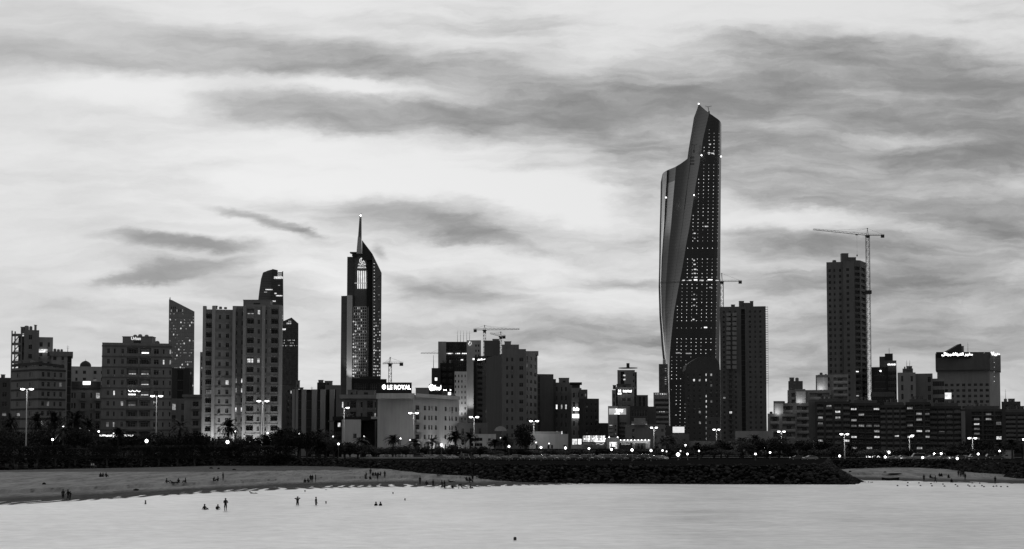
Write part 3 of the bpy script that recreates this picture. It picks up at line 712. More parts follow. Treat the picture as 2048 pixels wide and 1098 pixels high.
mb.box((a.x - b.o.x, -8, c.z - b.o.z + .03), (c.x - b.o.x, -1, c.z - b.o.z + .3), GB)
mb.obj('shop_front', b.root); b.done()

b = building('office_tower', 'glass tower with a slanting top and many lit floors', 362, 1500)
gt = MB(); Y = 1500; O = lambda u, v, Y=Y: (P(u, v, Y).x - b.o.x, P(u, v, Y).z - b.o.z)
GT = wall(.26, .35, .35, 'gt', .06, spec=.5, lines=4.0)
gt.elev([O(335, 888), O(338, 599), O(344, 600), O(389, 623), O(387, 888)], 0, 45, GT, sk=-0.23); gt.obj('walls', b.root)
b.pg(338, 388, 624, 780, Y, 14, 26, .72, .55, .28, (1, 2, 2, 3), dark=False)
b.pg(341, 386, 601, 624, Y, 12, 4, .45, .8, .22, (2, 2), mask=lambda x, z: z < P(0, 600 + (x / Y * F + 1024 - 338) * .46, Y).z - 6)
q = MB(); q.tube((0, 0, 0), (0, 0, 3), .8, METAL, .3); part('antenna', q.mesh('antenna'), b.root, P(340, 600, Y + 3) - b.o); b.done()

b = building('concrete_block', 'windowless dark concrete block below the slanted glass tower', 361, 700)
b.block([(342, 378, 700)], 736, DK, [dict(c='....G....', n=8, p=0)], depth=22); b.block([(377, 385, 706)], 736, MID, [dict(c='.s.', n=14, p=.25)], depth=12); b.done()
b = building('apartment_block', 'low grey block with dim windows behind the pale palm', 355, 610)
b.block([(335, 375, 610)], 797, GR, [dict(c='.w.s.', n=4, p=.15)]); b.done()
b = building('apartment_block', 'low grey block with a flat roof slab tucked left of the tall pale tower', 388, 585)
b.block([(368, 406, 585)], 793, LT, [dict(c='...P.', n=5, p=0)]); b.block([(364, 409, 584)], 789, GR, z0=794.0); b.done()
b = building('apartment_block', 'narrow pale block seen at the left edge of the tall uplit tower', 404, 640)
b.block([(399, 420, 640)], 704, LT, [dict(c='P....', n=11, p=.05)]); b.done()

TW = wl(.23, 'tw')
b = building('apartment_tower', 'tall pale apartment tower lit from below by floodlights', 484, 545, 'tower')
S = dict(p=.02, bot=1.5, band=wall(.2, .9, .3, 'bnd2'), bh=.3)
b.block([(406, 470, 546)], 619, TW, [dict(S, c='B.,s.w..', n=15, lit={(8, 0): 1, (7, 2): 3})])
b.block([(468, 490, 547.5)], 612, TW, [dict(S, c='s.w', n=15, lit={(7, 0): 2, (7, 1): 3, (8, 0): 2, (8, 1): 3, (10, 0): 3, (10, 1): 3})])
b.block([(488, 563, 545)], 609, TW, [dict(S, c='.B.w.w.,B..', n=15, lit={(0, 1): 3, (5, 0): 3, (5, 1): 3, (0, 0): 2})])
b.roofs([(487, 541, 602, 'box')])
b.roofs([(425, 432, 613, 'box'), (436, 442, 613, 'tank'), (446, 452, 614, 'tank'), (500, 507, 600, 'tank'), (512, 519, 600, 'tank')])
pil = MB()
for u in (408.5, 427, 468, 489, 527, 561):
    p = P(u, 700, 544.4 if u > 470 else 545.2); pil.box((p.x - .55 - b.o.x, p.y - b.o.y - .7, 0), (p.x + .55 - b.o.x, p.y - b.o.y + 1.2, ZV(612, 545) - 4), wl(.30, 'pil'))
pil.obj('pilasters', b.root)
for u, w in ((412, 6000), (430, 6000), (450, 4200), (472, 4200), (492, 5000), (512, 3600), (530, 5000), (550, 4600)): flood(b, u, 545, w, back=4.5, up=74, spot=75)
b.done()

b = building('skyscraper', 'curved dark skyscraper with a lit top storey standing behind the tall pale tower', 545, 1900)
Y = 1900; O = lambda u, v: (P(u, v, Y).x - b.o.x, P(u, v, Y).z - b.o.z)
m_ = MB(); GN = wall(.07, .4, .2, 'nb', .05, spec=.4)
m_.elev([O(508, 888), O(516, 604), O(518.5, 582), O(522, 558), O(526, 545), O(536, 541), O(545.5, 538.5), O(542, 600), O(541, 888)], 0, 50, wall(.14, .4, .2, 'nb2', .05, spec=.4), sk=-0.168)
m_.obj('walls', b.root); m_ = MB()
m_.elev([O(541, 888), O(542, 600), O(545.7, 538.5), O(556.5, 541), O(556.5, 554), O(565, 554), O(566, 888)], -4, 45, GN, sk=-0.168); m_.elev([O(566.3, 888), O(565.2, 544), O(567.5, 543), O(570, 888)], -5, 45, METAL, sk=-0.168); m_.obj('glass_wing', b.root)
cr = MB()
for v in (545, 549): a, c = O(556.6, v), O(566, v); cr.box((a[0], -3, a[1] - .8), (c[0], 1, a[1]), METAL)
cr.obj('roof_frame', b.root)
for (ua, ub, v, lv, th) in ((548, 566, 557.5, 3, 3), (531, 545, 580, 3, 1.2), (528, 534, 585, 2, 1), (552, 565, 592.5, 3, 1.4), (549, 553, 588, 3, 1.6), (545, 551, 603.5, 3, 1.6), (560, 566, 633, 3, 2), (560, 566, 638, 3, 2), (526, 540, 612, 1, 1), (556, 560, 571.5, 2, 1)):
    q = MB(); a, c = P(ua, v, Y - 5), P(ub, v, Y - 5); q.box((0, -.1, 0), (c.x - a.x, .1, th), LIT[lv]); part('window', q.mesh('window'), b.root, a - b.o, label='lit window')
fl = MB()
for v in range(548, 640, 5):
    a, c = O(541.5 + (640 - v) * .03, v), O(565.5, v); fl.box((a[0], -4.25, a[1]), (c[0], -4.01, a[1] + .7), METAL)
    ua = interp([(540, 531), (558, 523), (582, 519.5), (604, 517), (640, 515)], v); a, c = O(ua, v), O(541.5, v); fl.box((a[0], -.2, a[1]), (c[0], -.01, a[1] + .5), METAL)
fl.obj('floor_band', b.root); b.done()

b = building('office_tower', 'dark tower with a pointed gable top right of the tall pale tower', 580, 1500)
Y = 1500; O = lambda u, v: (P(u, v, Y).x - b.o.x, P(u, v, Y).z - b.o.z); m_ = MB()
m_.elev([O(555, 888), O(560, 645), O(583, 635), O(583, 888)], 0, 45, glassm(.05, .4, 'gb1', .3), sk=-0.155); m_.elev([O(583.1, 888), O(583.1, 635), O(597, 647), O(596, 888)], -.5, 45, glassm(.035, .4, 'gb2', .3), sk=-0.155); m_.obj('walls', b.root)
b.pg(560, 596, 650, 770, Y - .5, 12, 30, .8, .35, 0, d=.1); b.pg(565, 595, 678, 694, Y - .5, 12, 3, .5, .35, .33, (2, 3), dark=False, d=.3)
b.pg(573, 583, 641, 649, Y, 3, 2, .7, .7, .8, (2, 3), dark=False, d=.3); b.pg(564, 572, 657, 661, Y, 2, 1, .7, .9, 1, (4,), dark=False, d=.3)
b.done()

b = building('apartment_block', 'brown two-faced block in the shade right of the tall uplit tower', 575, 650)
b.block([(557, 660), (572, 648), (596, 672)], 771, DK, [None, dict(c='.s.s.s.s', n=9, p=.12)]); b.roofs([(592, 599, 762, 'box')]); b.done()
b = building('apartment_block', 'dark block striped by tall pale vertical fins', 628, 600)
b.block([(585, 672, 600)], 779, DK2, [dict(c=',G,.G.,G.,D.', n=7, p=.05, bot=2)])
fn = MB()
for u, w in ((587.5, 2.5), (594, 2.5), (608, 4.5), (629, 5), (646, 5), (664, 4.5)):
    p = P(u, 800, 599); k = w / F * 599; fn.box((p.x - k / 1 - b.o.x, -1.6, 0), (p.x + k / 1 - b.o.x, .6, ZV(779, 600) - 4), wl(.36, 'fin'))
fn.obj('fins', b.root); b.roofs([(600, 606, 776, 'box'), (622, 625, 773, 'mast'), (590, 596, 776, 'box')])
for i in range(7):
    p = P(615, 790 + i * 11.5, 599.2)
flood(b, 590, 600, 500, back=3, up=78, spot=50); b.done()
b = building('apartment_block', 'grey block with a rounded roof box and three small lit windows', 655, 640)
b.block([(634, 652, 642)], 765, DK, [dict(c='..s.', n=8, p=.1)]); b.block([(650, 682, 640)], 770, GR, [dict(c='.s....', n=9, bot=2, p=0, lit={(1, 0): 3, (4, 0): 3, (6, 0): 3})], depth=14)
b.roofs([(650, 664, 763, 'box'), (637, 646, 761, 'box')]); b.done()

# the corporate tower with the spire
b = building('spire_tower', 'tall dark tower with a leaning spire, lit crest and bars of light', 722, 1890, 'skyscraper')
Y = 1890; O = lambda u, v: (P(u, v, Y).x - b.o.x, P(u, v, Y).z - b.o.z)
DG = wall(.085, .4, .2, 'ar', .05, spec=.4, lines=8); m_ = MB()
m_.elev([O(679, 888), O(681.5, 591), O(693, 590.5), O(692, 888)], 6, 50, wall(.10, .4, .2, 'ar2', .05, spec=.4, lines=12), sk=-0.106); m_.obj('glass_slab', b.root)
m_ = MB(); m_.elev([O(691.7, 888), O(693.7, 590.3), O(704.5, 590.3), O(703, 888)], 2, 50, wall(.62, .6, .1, 'ar3'), sk=-0.106); m_.elev([O(703.1, 888), O(704.6, 590.3), O(708, 590.3), O(706.5, 888)], 3, 50, DK, sk=-0.106); m_.obj('stone_slab', b.root)
m_ = MB(); m_.elev([O(690, 888), O(693.2, 512), O(733, 512), O(733, 888)], 8, 48, DG, sk=-0.106); m_.elev([O(707, 888), O(708.5, 507), O(733, 507), O(732.5, 888)], 5, 46, wall(.13, .6, .15, 'ar5'), sk=-0.106); m_.obj('walls', b.root)
m_ = MB(); m_.elev([O(732.6, 888), O(733, 500), O(745, 508), O(744, 888)], 3, 48, DK2, sk=-0.106); m_.elev([O(744.1, 888), O(745.2, 508), O(763.5, 546), O(761, 888)], -2, 48, wall(.15, .4, .2, 'ar4', .05, spec=.4), sk=-0.106); 
m_.elev([O(724, 505), O(724, 480), O(745, 507.8), O(745, 520), O(724, 520)], 0, 4.5, DK, sk=-0.106); m_.obj('wing', b.root)
m_ = MB(); a, c, d = O(714.5, 505), O(716.5, 475), O(724.5, 478)
m_.elev([O(713.5, 507), O(716.3, 474), O(723.6, 477), O(724.5, 507)], -4, 12, wall(.55, .5, .15, 'sp'), sk=-0.106); m_.elev([O(716.3, 474), O(719.5, 430), O(723.2, 426.5), O(723.4, 477)], -1, 7, wall(.2, .5, .15, 'sp2'), sk=-0.106); m_.obj('spire', b.root)
q = MB(); q.lathe([(0, -1.3), (1.3, 0), (0, 1.3)], LAMPG, n=8); part('beacon', q.mesh('beacon'), b.root, P(721.5, 431, Y - 2.5) - b.o)
q = MB(); a, c = O(700, 506), O(716, 504.5); q.box((a[0], -2, a[1]), (c[0], 10, a[1] + 1.2), METAL); a, c = O(704, 512), O(712, 506); q.box((a[0], 0, a[1]), (c[0], 9, c[1]), DK); q.obj('roof_gantry', b.root)
for i in range(6):
    q = MB(); u = 715.2 + i * 3.65; a, c = P(u, 576.5, Y), P(u, 540.5 + (.5 if i else 0), Y); q.box((-.55, 0, 0), (.55, .4, c.z - a.z), emis(1.0, .25, 'bar', .15)); part('light_bar', q.mesh('light_bar'), b.root, Vector((c.x, Y + 4, a.z)) - b.o)
q = MB(); a, c = O(708.5, 566.5), O(735, 565); q.box((a[0], 3.7, a[1]), (c[0], 4.0, a[1] + 1.2), LIT[2]); q.obj('maintenance_cradle', b.root)
def crest(t, w, h):
    E = emis(.8, .1, 'crest'); x, z, r = 0, h * .67, h * .2
    pts = [(x + r * .95 * math.cos(k), z + r * 1.15 * math.sin(k)) for k in [math.pi * (.38 + 1.0 * i / 12) for i in range(13)]]
    for p, q_ in zip(pts, pts[1:]): t.tube((p[0], 0, p[1]), (q_[0], 0, q_[1]), .55, E, n=4)
    for p, q_ in (((.1, .93), (.15, .70)), ((.15, .70), (.35, .50)), ((-.02, .9), (-.1, .66)), ((-.1, .66), (.12, .52)), ((.0, .52), (-.02, .42)), ((-.02, .42), (.2, .44)), ((.02, .55), (.2, .6))):
        t.tube((p[0] * w, 0, p[1] * h), (q_[0] * w, 0, q_[1] * h), .5, E, n=4)
    t2 = textmb(arab('الراية'), w * .86, h * .2, E, .03, .2); t.add(t2, Matrix.Translation((0, 0, h * .22)))
    t3 = textmb('ARRAYA', w, h * .15, E, .03, .2); t.add(t3, Matrix.Translation((0, 0, .0)))
b.sign('', 715, 732.5, 514, 536.5, Y + 4, logo=crest, dy=.4)
b.pg(706, 735, 613, 755, Y + 3.5, 8, 24, .62, .6, .16, (2, 3), d=.3)
m_ = MB(); 
for i in range(9): a, c = O(706 + i * 3.62, 755), O(706 + i * 3.62, 613); m_.box((a[0] - .28, 2.9, a[1]), (a[0] + .28, 3.4, c[1]), VL)
for i in range(25): a, c = O(706, 613 + i * 5.92), O(735, 613 + i * 5.92); m_.box((a[0], 3.0, a[1] - .35), (c[0], 3.38, a[1] + .35), VL)
m_.obj('window_frame_grid', b.root)
for i in range(34):
    v = 528 + i * 6.6; q = window_mb(1.5, 1.0, 3, 'd'); b.add('window', q, P(748.5, v, Y - 2.1), 0, 101, 'lit window')
b.pg(746, 761.5, 636, 760, Y - 2, 4, 20, .55, .4, .55, (2, 3), dark=False, d=.15); b.pg(705, 713, 640, 755, Y + 3, 2, 18, .7, .4, .5, (2, 3), dark=False, d=.9)
b.pg(745, 762, 560, 636, Y - 2, 2, 9, .4, .2, .5, (1, 2), dark=False, d=.15)
q = MB()
for ua, va, ub, vb in ((745, 570, 762, 550), (745, 572, 762, 610), (762, 610, 746, 640), (745, 700, 762, 745)): a, c = O(ua, va), O(ub, vb); q.tube((a[0], -2.2, a[1]), (c[0], -2.2, c[1]), .35, METAL, n=4)
q.obj('bracing', b.root)
flood(b, 698, 1890, 60000, v=788, back=14, up=72, spot=40); b.done()

b = building('podium_block', 'dark podium with a curved top behind the low hotel wing', 738, 1000)
b.block([(703, 773, 1000)], 758, DK2, [dict(c='.r.r.', n=3, p=.1)]); b.roofs([(720, 760, 754, 'box')], DK); b.done()
b = building('apartment_block', 'low grey wing with balconies and a pale cornice left of the hotel', 716, 590)
b.block([(680, 753, 590)], 789, GR, [dict(c='.s..s,B..w..B,s', n=2, p=.1, bot=14, top=2)])
b.block([(679, 754.5, 589)], 789.5, LT, z0=797.0); b.roofs([(696, 712, 781, 'box'), (716, 750, 782, 'box'), (736, 746, 776, 'dish')]); b.done()
b = building('white_pavilion', 'pale blank cube with one square window under a black portal frame', 703, 560)
b.block([(684, 722, 560)], 839, PALE, [dict(c='....w.', n=2, p=0, top=4.5, bot=2)], depth=12); b.done()
b = building('portal_building', 'black framed building wrapping the pale cube', 705, 575)
b.block([(668, 750, 575)], 835, DK2, [dict(c='.s.....D,D,', n=3, p=0, lit={(0, 0): 3})], depth=10)
q = MB(); a = P(665, 841, 571) - b.o; c = P(756, 833, 571) - b.o; q.box((a.x, -4, a.z), (c.x, 1, c.z), DK2); q.box((P(662, 0, 571).x - b.o.x, -4, P(0, 844, 571).z - 4), (P(673, 0, 571).x - b.o.x, 0, P(0, 841, 571).z - 4), MID); q.obj('canopy', b.root)
q = MB(); a = P(742, 838, 569) - b.o; c = P(756, 833, 569) - b.o; q.box((a.x, -6, a.z), (c.x, -4.1, c.z), PALE); q.obj('fascia', b.root); b.done()

# hotel with roof letters
HT = wl(.36, 'ht'); HT2 = wl(.44, 'ht2')
b = building('hotel', 'wide pale hotel with white roof lettering, blank left wall and bays of windows', 835, 560, 'hotel')
b.block([(755, 560), (826, 558), (830, 562)], 788, HT, [None, None])
b.block([(828, 562), (918, 596)], 789.5, HT2, [dict(c='P.w,ss,w..,.w,ss,w,', n=5, p=.02, top=3.2, bot=2.0)], depth=22)
b.z1 = ZV(788, 558)
cn = MB(); a, c, d = P(753, 790, 557) - b.o, P(829, 790, 557) - b.o, P(918, 794, 594) - b.o
zt, zb = ZV(786.5, 557) - 4, ZV(797, 557) - 4
for p, q, h0, h1 in ((a, c, zb, zt), (c, d, zt - 1.4, zt - .0)):
    n_ = Vector(((q - p).y, -(q - p).x, 0)).normalized() * .5
    cn.face([p + n_ - Vector((0, 0, p.z - h0)), q + n_ - Vector((0, 0, q.z - h0)), q + n_ - Vector((0, 0, q.z - h1)), p + n_ - Vector((0, 0, p.z - h1))], HT2)
    cn.face([p - Vector((0, 0, p.z - h1)) + n_, q + n_ - Vector((0, 0, q.z - h1)), q - n_ * 3 - Vector((0, 0, q.z - h1)), p - n_ * 3 - Vector((0, 0, p.z - h1))], HT)
    cn.face([q + n_ - Vector((0, 0, q.z - h0)), p + n_ - Vector((0, 0, p.z - h0)), p - n_ - Vector((0, 0, p.z - h0)), q - n_ - Vector((0, 0, q.z - h0))], HT)
cn.obj('cornice', b.root)
def seal(t, w, h, x=None, r=None):
    E = emis(3, .05, 'seal'); x = -w / 2 - 1.3 if x is None else x; r = h * .42 if r is None else r; z = h * .55
    pts = [(x + r * .85 * math.cos(k) * (1 - .25 * max(0, -math.sin(k))), z + r * 1.1 * math.sin(k)) for k in [2 * math.pi * i / 16 for i in range(17)]]
    for p, q_ in zip(pts, pts[1:]): t.tube((p[0], 0, p[1]), (q_[0], 0, q_[1]), .2, E, n=4)
    for p, q_ in (((-.35, .3), (.1, -.6)), ((-.1, .55), (.3, -.1)), ((.3, -.1), (-.1, -.9)), ((0, -.5), (.15, -.95))): t.tube((x + p[0] * r, 0, z + p[1] * r), (x + q_[0] * r, 0, z + q_[1] * r), .24, E, n=4)
b.sign('LE ROYAL', 774.8, 822, 770, 779, 561, board=(754, 823.5, 765, 787, DK2), lev=3, bold=.025, logo=seal)
b.sign(arab('لورويال'), 866, 882.5, 770.5, 781, 575, board=(858, 884, 768, 789, DK2), lev=3, bold=.06, logo=lambda t, w, h: seal(t, w, h, -w / 2 - .6, h * .5))
b.sign('', 896, 902, 784.5, 789, 580, board=(896, 902, 784.5, 790, LIT[4]))
q = MB(); a, c, d = P(862, 792, 578) - b.o, P(915, 795, 594) - b.o, P(884, 778, 584) - b.o
for p in ((a, c),): q.face([p[0], p[1], p[1] + Vector((-2, 6, 2)), d + Vector((0, 6, 0))], DK); q.face([p[0], d + Vector((0, 6, 0)), d + Vector((-4, 9, -2)), p[0] + Vector((0, 6, 0))], DK)
q.obj('roof_canopy', b.root)
for i, x in enumerate((888, 892, 901)):
    q = MB(); q.tube((0, 0, 0), (0, 0, 1.6), .1, METAL); q.lathe([(0, 1.5), (.3, 1.8), (0, 2.1)], LAMPG, n=8); part('roof_lamp', q.mesh('roof_lamp'), b.root, P(x, 789, 584) - b.o)
b.roofs([(832, 862, 777, 'box')])
for u, Yq, w in ((845, 568, 1500), (870, 577, 1800), (895, 586, 1800), (915, 592, 1300)): flood(b, u, Yq, w, back=4, up=66, spot=110)
lamp_light(b.root, P(790, 870, 545) - b.o, 700, 1)
b.done()

# central cluster
b = building('office_block', 'dark glassy block with five roof masts between two pale wings', 912, 1010)
b.block([(876, 892, 1006)], 683, LT, [dict(c='...', n=4)], depth=30); b.block([(891, 936, 1012)], 683.5, DK, [dict(c='R', n=15, p=0, top=1, bot=10, lit={(5, 0): 0})], depth=30)
b.roofs([(914, 915.5, 661, 'mast'), (920, 921.5, 661, 'mast'), (926, 927.5, 661, 'mast'), (932.5, 934, 661, 'mast'), (938, 939.5, 662, 'mast')])
b.pg(892, 934, 684, 702, 1011, 7, 1, .75, .9, 0, d=.4)
b.pg(893, 934, 705, 709, 1011, 12, 1, .8, .6, .75, (3, 4), dark=False, d=.5); b.pg(921, 927, 717, 721, 1011, 1, 1, .8, .9, 1, (4,), dark=False, d=.5)
b.done()
b = building('office_block', 'pale slab with a round lit emblem near its top, uplit at the base', 948, 985)
b.block([(933, 962, 985)], 680.5, wl(.36, 'sl'), [dict(c='......,s,s.', n=20, p=.1, top=2)], depth=30)
def swirl(t, w, h):
    E = emis(.9, .1, 'sw'); 
    pts = [(w * .45 * math.cos(k), h * .5 + h * .5 * math.sin(k)) for k in [math.pi * (-1.05 + 1.35 * i / 12) for i in range(13)]]
    for p, q_ in zip(pts, pts[1:]): t.tube((p[0], 0, p[1]), (q_[0], 0, q_[1]), .2, E, n=4)
    t.tube((-w * .42, 0, h * .3), (w * .02, 0, h * 1.1), .3, E, n=4); t.tube((w * .02, 0, h * 1.1), (-w * .1, 0, h * .6), .2, E, n=4)
b.sign('', 936.5, 943, 683, 690.5, 984, logo=swirl, dy=.4)
flood(b, 938, 985, 12000, v=846, back=8, up=76, spot=60); flood(b, 946, 985, 8000, v=846, back=8, up=76, spot=60)
b.done()
b = building('apartment_block', 'white gridded block with small square windows between the hotel and the pale slab', 920, 900)
b.block([(907, 934, 900)], 743, VL, [dict(c=',o,o,o,o,', n=14, p=.05, top=1.2, bot=2)], depth=14); flood(b, 920, 900, 9000, v=858, back=8, up=74, spot=70); b.done()
b = building('apartment_block', 'dark stepped block with two bright windows left of the white gridded block', 880, 870)
b.block([(863, 881, 868)], 736, DK, [dict(c='.w.', n=12, p=0, lit={(1, 0): 4, (3, 0): 3}, top=1)]); b.block([(880, 909, 872)], 726, DK2, [dict(c='.P.P.', n=13, p=.03)])
b.roofs([(884, 892, 722, 'box'), (898, 902, 720, 'tank')]); q = MB(); q.tube((0, 0, 0), (0, 0, 8), .2, METAL, .1); part('antenna', q.mesh('antenna'), b.root, P(867, 737, 870) - b.o); b.done()
b = building('apartment_tower', 'narrow dark block topped by a glowing roof sign', 962, 800)
b.block([(947, 953, 798)], 716, DK2); b.block([(953, 976, 800)], 716, MID, [dict(c=',B..s,', n=16, p=.08)])
b.block([(946, 977, 797.4)], 713.5, DK2, z0=720.0, depth=6)
b.sign('سفير'.join(['', '']) and arab('سفير'), 954.5, 971, 717, 721, 797, lev=3.2, bold=.09); b.sign('', 945.5, 949, 716.5, 720, 797, board=(945.5, 949, 716.5, 720, LIT[4])); b.done()
b = building('apartment_tower', 'broad dark tower with crane-topped roof behind the pale block of square windows', 985, 950)
b.block([(968, 1000, 950)], 681, MID, [dict(c='..rr.', n=28, p=0, top=10)], depth=30); b.block([(958, 975, 955)], 712, DK, depth=20); b.roofs([(985, 998, 679, 'box')]); b.done()
b = building('apartment_block', 'big grey block with rows of square windows and a curved glazed right corner', 1030, 660)
b.block([(972, 700), (1005, 664)], 707, DK, [dict(c='....', n=5)], depth=14)
b.block([(1004, 1052, 660)], 698, GR, [dict(c='..w,w.,.W.', n=11, p=0, bot=3, top=3)])
b.block([(1051, 660), (1058, 663), (1066, 669), (1075, 680)], 703, GR, [dict(c=',w,', n=12, p=.05), dict(c=',W,', n=12, p=.12), dict(c=',W,', n=12, p=.05)], depth=14)
b.block([(1004, 1038, 668)], 689, GR, [dict(c='..s..s.', n=1, top=1, bot=2)], z0=703.0, depth=10); b.block([(1052, 1077, 676)], 702, LT, z0=710.0, depth=6)
b.roofs([(1009, 1022, 684, 'box')]); b.done()
b = building('apartment_block', 'plain brown slab just right of the glazed corner block', 1090, 690)
b.block([(1072, 700), (1075, 688), (1107, 690)], 748, MID, [None, dict(c='g..........', n=12, p=0)]); b.block([(1103, 1112, 696)], 758, MID); b.done()
b = building('apartment_block', 'grey block with a raised stair head and scattered lit windows', 1122, 700)
b.block([(1107, 1144, 700)], 765, GR, [dict(c=',w.s.s...', n=7, p=.03, lit={(2, 0): 4, (2, 1): 2, (2, 2): 3, (5, 0): 3, (5, 1): 3, (6, 0): 2, (6, 1): 2})]); b.roofs([(1118, 1138, 757, 'box')]); b.done()
b = building('apartment_block', 'narrow block carrying a glowing word over a blank lit panel', 1155, 680)
b.block([(1143, 1163, 680)], 776, LT, [dict(c=',w.w,', n=6, p=0)]); b.block([(1140, 1164, 679)], 764.5, DK, z0=768.0, depth=10); b.block([(1144, 1160, 682)], 769, MID, z0=777.0, depth=8)
b.sign('Safat', 1146, 1160, 814.5, 821, 678.5, lev=3.2, bold=.05); b.sign('', 1144.5, 1158.5, 828, 836, 678.5, board=(1144.5, 1158.5, 828, 836, LIT[4])); b.done()
b = building('apartment_block', 'dark brown block with tiny windows at the right end of the central cluster', 1180, 660)
b.block([(1158, 662), (1168, 656), (1198, 658)], 797, DK, [None, dict(c='.s.s.s.', n=7, p=0)]); b.block([(1158, 1175, 667)], 779, MID, [dict(c='.ww', n=9, p=.1)]); b.done()
b = building('villa', 'low pale house with an arched roof among the palms below the central cluster', 950, 560)
b.block([(915, 975, 590)], 846, MID, [dict(c='.w.w.w..', n=2, p=.05)], depth=12); b.block([(932, 992, 562)], 868, PALE, [dict(c='..r..w..', n=2, p=0)], depth=30)
q = MB()
for i in range(10):
    t0, t1 = math.pi * i / 10, math.pi * (i + 1) / 10; r = 2.4; q.face([(-r * math.cos(t0), 0, r * .8 * math.sin(t0)), (-r * math.cos(t1), 0, r * .8 * math.sin(t1)), (-r * math.cos(t1), 8, r * .8 * math.sin(t1)), (-r * math.cos(t0), 8, r * .8 * math.sin(t0))], PALE)
q.face([(-2.4 * math.cos(math.pi * i / 10), 0, 1.92 * math.sin(math.pi * i / 10)) for i in range(11)], LT)
part('vault', q.mesh('vault'), b.root, P(1001, 862, 580) - b.o); b.done()
b = building('villa', 'long low pale house with a flat roof and small windows behind the middle lamps', 1098, 560)
b.block([(1058, 1136, 560)], 868, PALE, [dict(c='...s....ss....w', n=1, p=.2, top=3.4, bot=2.2)], depth=14); b.block([(1064, 1120, 564)], 863, LT, z0=869.0, depth=8); b.block([(1060, 1120, 566)], 865, LT, z0=869.0, depth=8)
lamp_light(b.root, (-3, -9, 5), 300, .5); b.done()

# shops by the road
b = building('shop_row', 'brightly lit glass-fronted shops with sign boards across the parking lot', 1187, 590, 'shop')
b.block([(1165, 1214, 590)], 877, GR, depth=8); b.block([(1142, 1166, 592)], 890, LT, depth=8, z0=None)
for i in range(9):
    a = P(1168 + i * 5, 892, 589.6); q = MB(); q.box((-.42, 0, 0), (.42, .08, 2.6), emis((.35, .7, 1.1)[i % 3], .7, 'sh%d' % (i % 3), 1.5)); part('shop_window', q.mesh('shop_window'), b.root, Vector((a.x, 589.5, ZV(884, 590))) - b.o)
q = MB(); a, c = P(1165, 886, 588), P(1211, 884, 588); q.box((a.x - b.o.x, -1.8, a.z - 4), (c.x - b.o.x, -1.6, a.z - 3.5), DK); a, c = P(1165, 889, 588), P(1211, 893, 588); q.box((a.x - b.o.x, -1.8, c.z - 4), (c.x - b.o.x, -1.6, a.z - 4), MID); q.obj('fascia', b.root)
b.sign('', 1187, 1210, 878, 885, 587, board=(1190, 1209, 882, 884, LIT[4])); 
def swoosh(t, w, h):
    for i in range(8): x = -w / 2 + w * i / 8; t.box((x, 0, h * (.3 + .25 * math.sin(i))), (x + w / 9, .12, h * (.6 + .25 * math.sin(i))), LIT[3])
b.sign('', 1192, 1208, 886, 889.5, 586, logo=swoosh)
for ua, ub, vt, vb in ((1144.5, 1154.5, 878, 889), (1156.5, 1162.5, 878, 888.5)):
    b.sign('', ua, ub, vt, vb, 587, board=(ua, ub, vt, vb, LIT[4] if ua > 1150 else LIT[3]))
for i in range(6):
    q = MB(); q.box((-.12, -.8, 0), (.12, 0, .12), METAL); q.lathe([(0, -.2), (.2, 0), (0, .15)], LAMPG, (0, -.8, 0), 8); o = part('spot_lamp', q.mesh('spot_lamp'), b.root, P(1169 + i * 8.2, 877.5, 588) - b.o)
lamp_light(b.root, P(1190, 885, 583) - b.o, 40, .6); b.done()
b = building('shop_tower', 'narrow grey sign tower with two spot lamps and a bright portrait panel', 1226, 585, 'shop')
b.block([(1213, 1238, 585)], 875, GR, depth=8)
b.sign('', 1219, 1234, 884, 897.5, 584, board=(1219, 1234, 884, 897.5, LIT[3]))
q = MB()      # the panel shows a pale head and shoulders
def disc(mb, x, z, rx, rz, m, y): mb.face([(x + rx * math.cos(2 * math.pi * i / 14), y, z + rz * math.sin(2 * math.pi * i / 14)) for i in range(14)], m)
a = P(1226, 891, 583.2) - b.o; disc(q, a.x, a.z + .3, .75, 1.0, LIT[4], a.y); disc(q, a.x - .1, a.z - .9, 1.1, .5, GR, a.y - .02); disc(q, a.x - .6, a.z + .1, .22, .8, MID, a.y - .03); q.obj('portrait', b.root)
for u in (1218, 1235):
    q = MB(); q.box((-.15, -.9, 0), (.15, 0, .15), METAL); q.lathe([(0, -.25), (.25, 0), (0, .25)], LAMPG, (0, -.9, 0), 8); o = part('spot_lamp', q.mesh('spot_lamp'), b.root, P(u, 874.5, 584) - b.o); lamp_light(o, (0, -1.2, -.4), 35, .2)
b.done()
b = building('shop_row', 'white shop front washed by a line of lamps above two dark poster boards', 1270, 588, 'shop')
b.block([(1238, 1300, 588)], 879, VL, depth=8)
b.sign('Exhibition', 1243, 1260, 886, 889.5, 587, board=(1239, 1265, 885, 898, DK2), lev=.35, bold=0)
b.sign('', 1270, 1291, 885, 900, 587, board=(1270, 1291, 885.5, 901, MID))
q = MB(); 
for u in (1277, 1284): a = P(u, 893, 586.3) - b.o; disc(q, a.x, a.z + .55, .35, .45, DK2, a.y); q.box((a.x - .5, a.y - .05, a.z - 1.2), (a.x + .5, a.y, a.z + .2), DK2)
q.obj('poster_figures', b.root)
for i in range(9):
    q = MB(); q.box((-.1, -1.0, 0), (.1, 0, .12), METAL); q.lathe([(0, -.22), (.22, 0), (0, .15)], LAMPG, (0, -1.0, 0), 8); o = part('spot_lamp', q.mesh('spot_lamp'), b.root, P(1241 + i * 7, 880, 587) - b.o); lamp_light(o, (0, -1.1, -.3), 22, .15)
b.done()
b = building('restaurant_block', 'balconied corner block under the lit billboard of a fried chicken shop', 1235, 640)
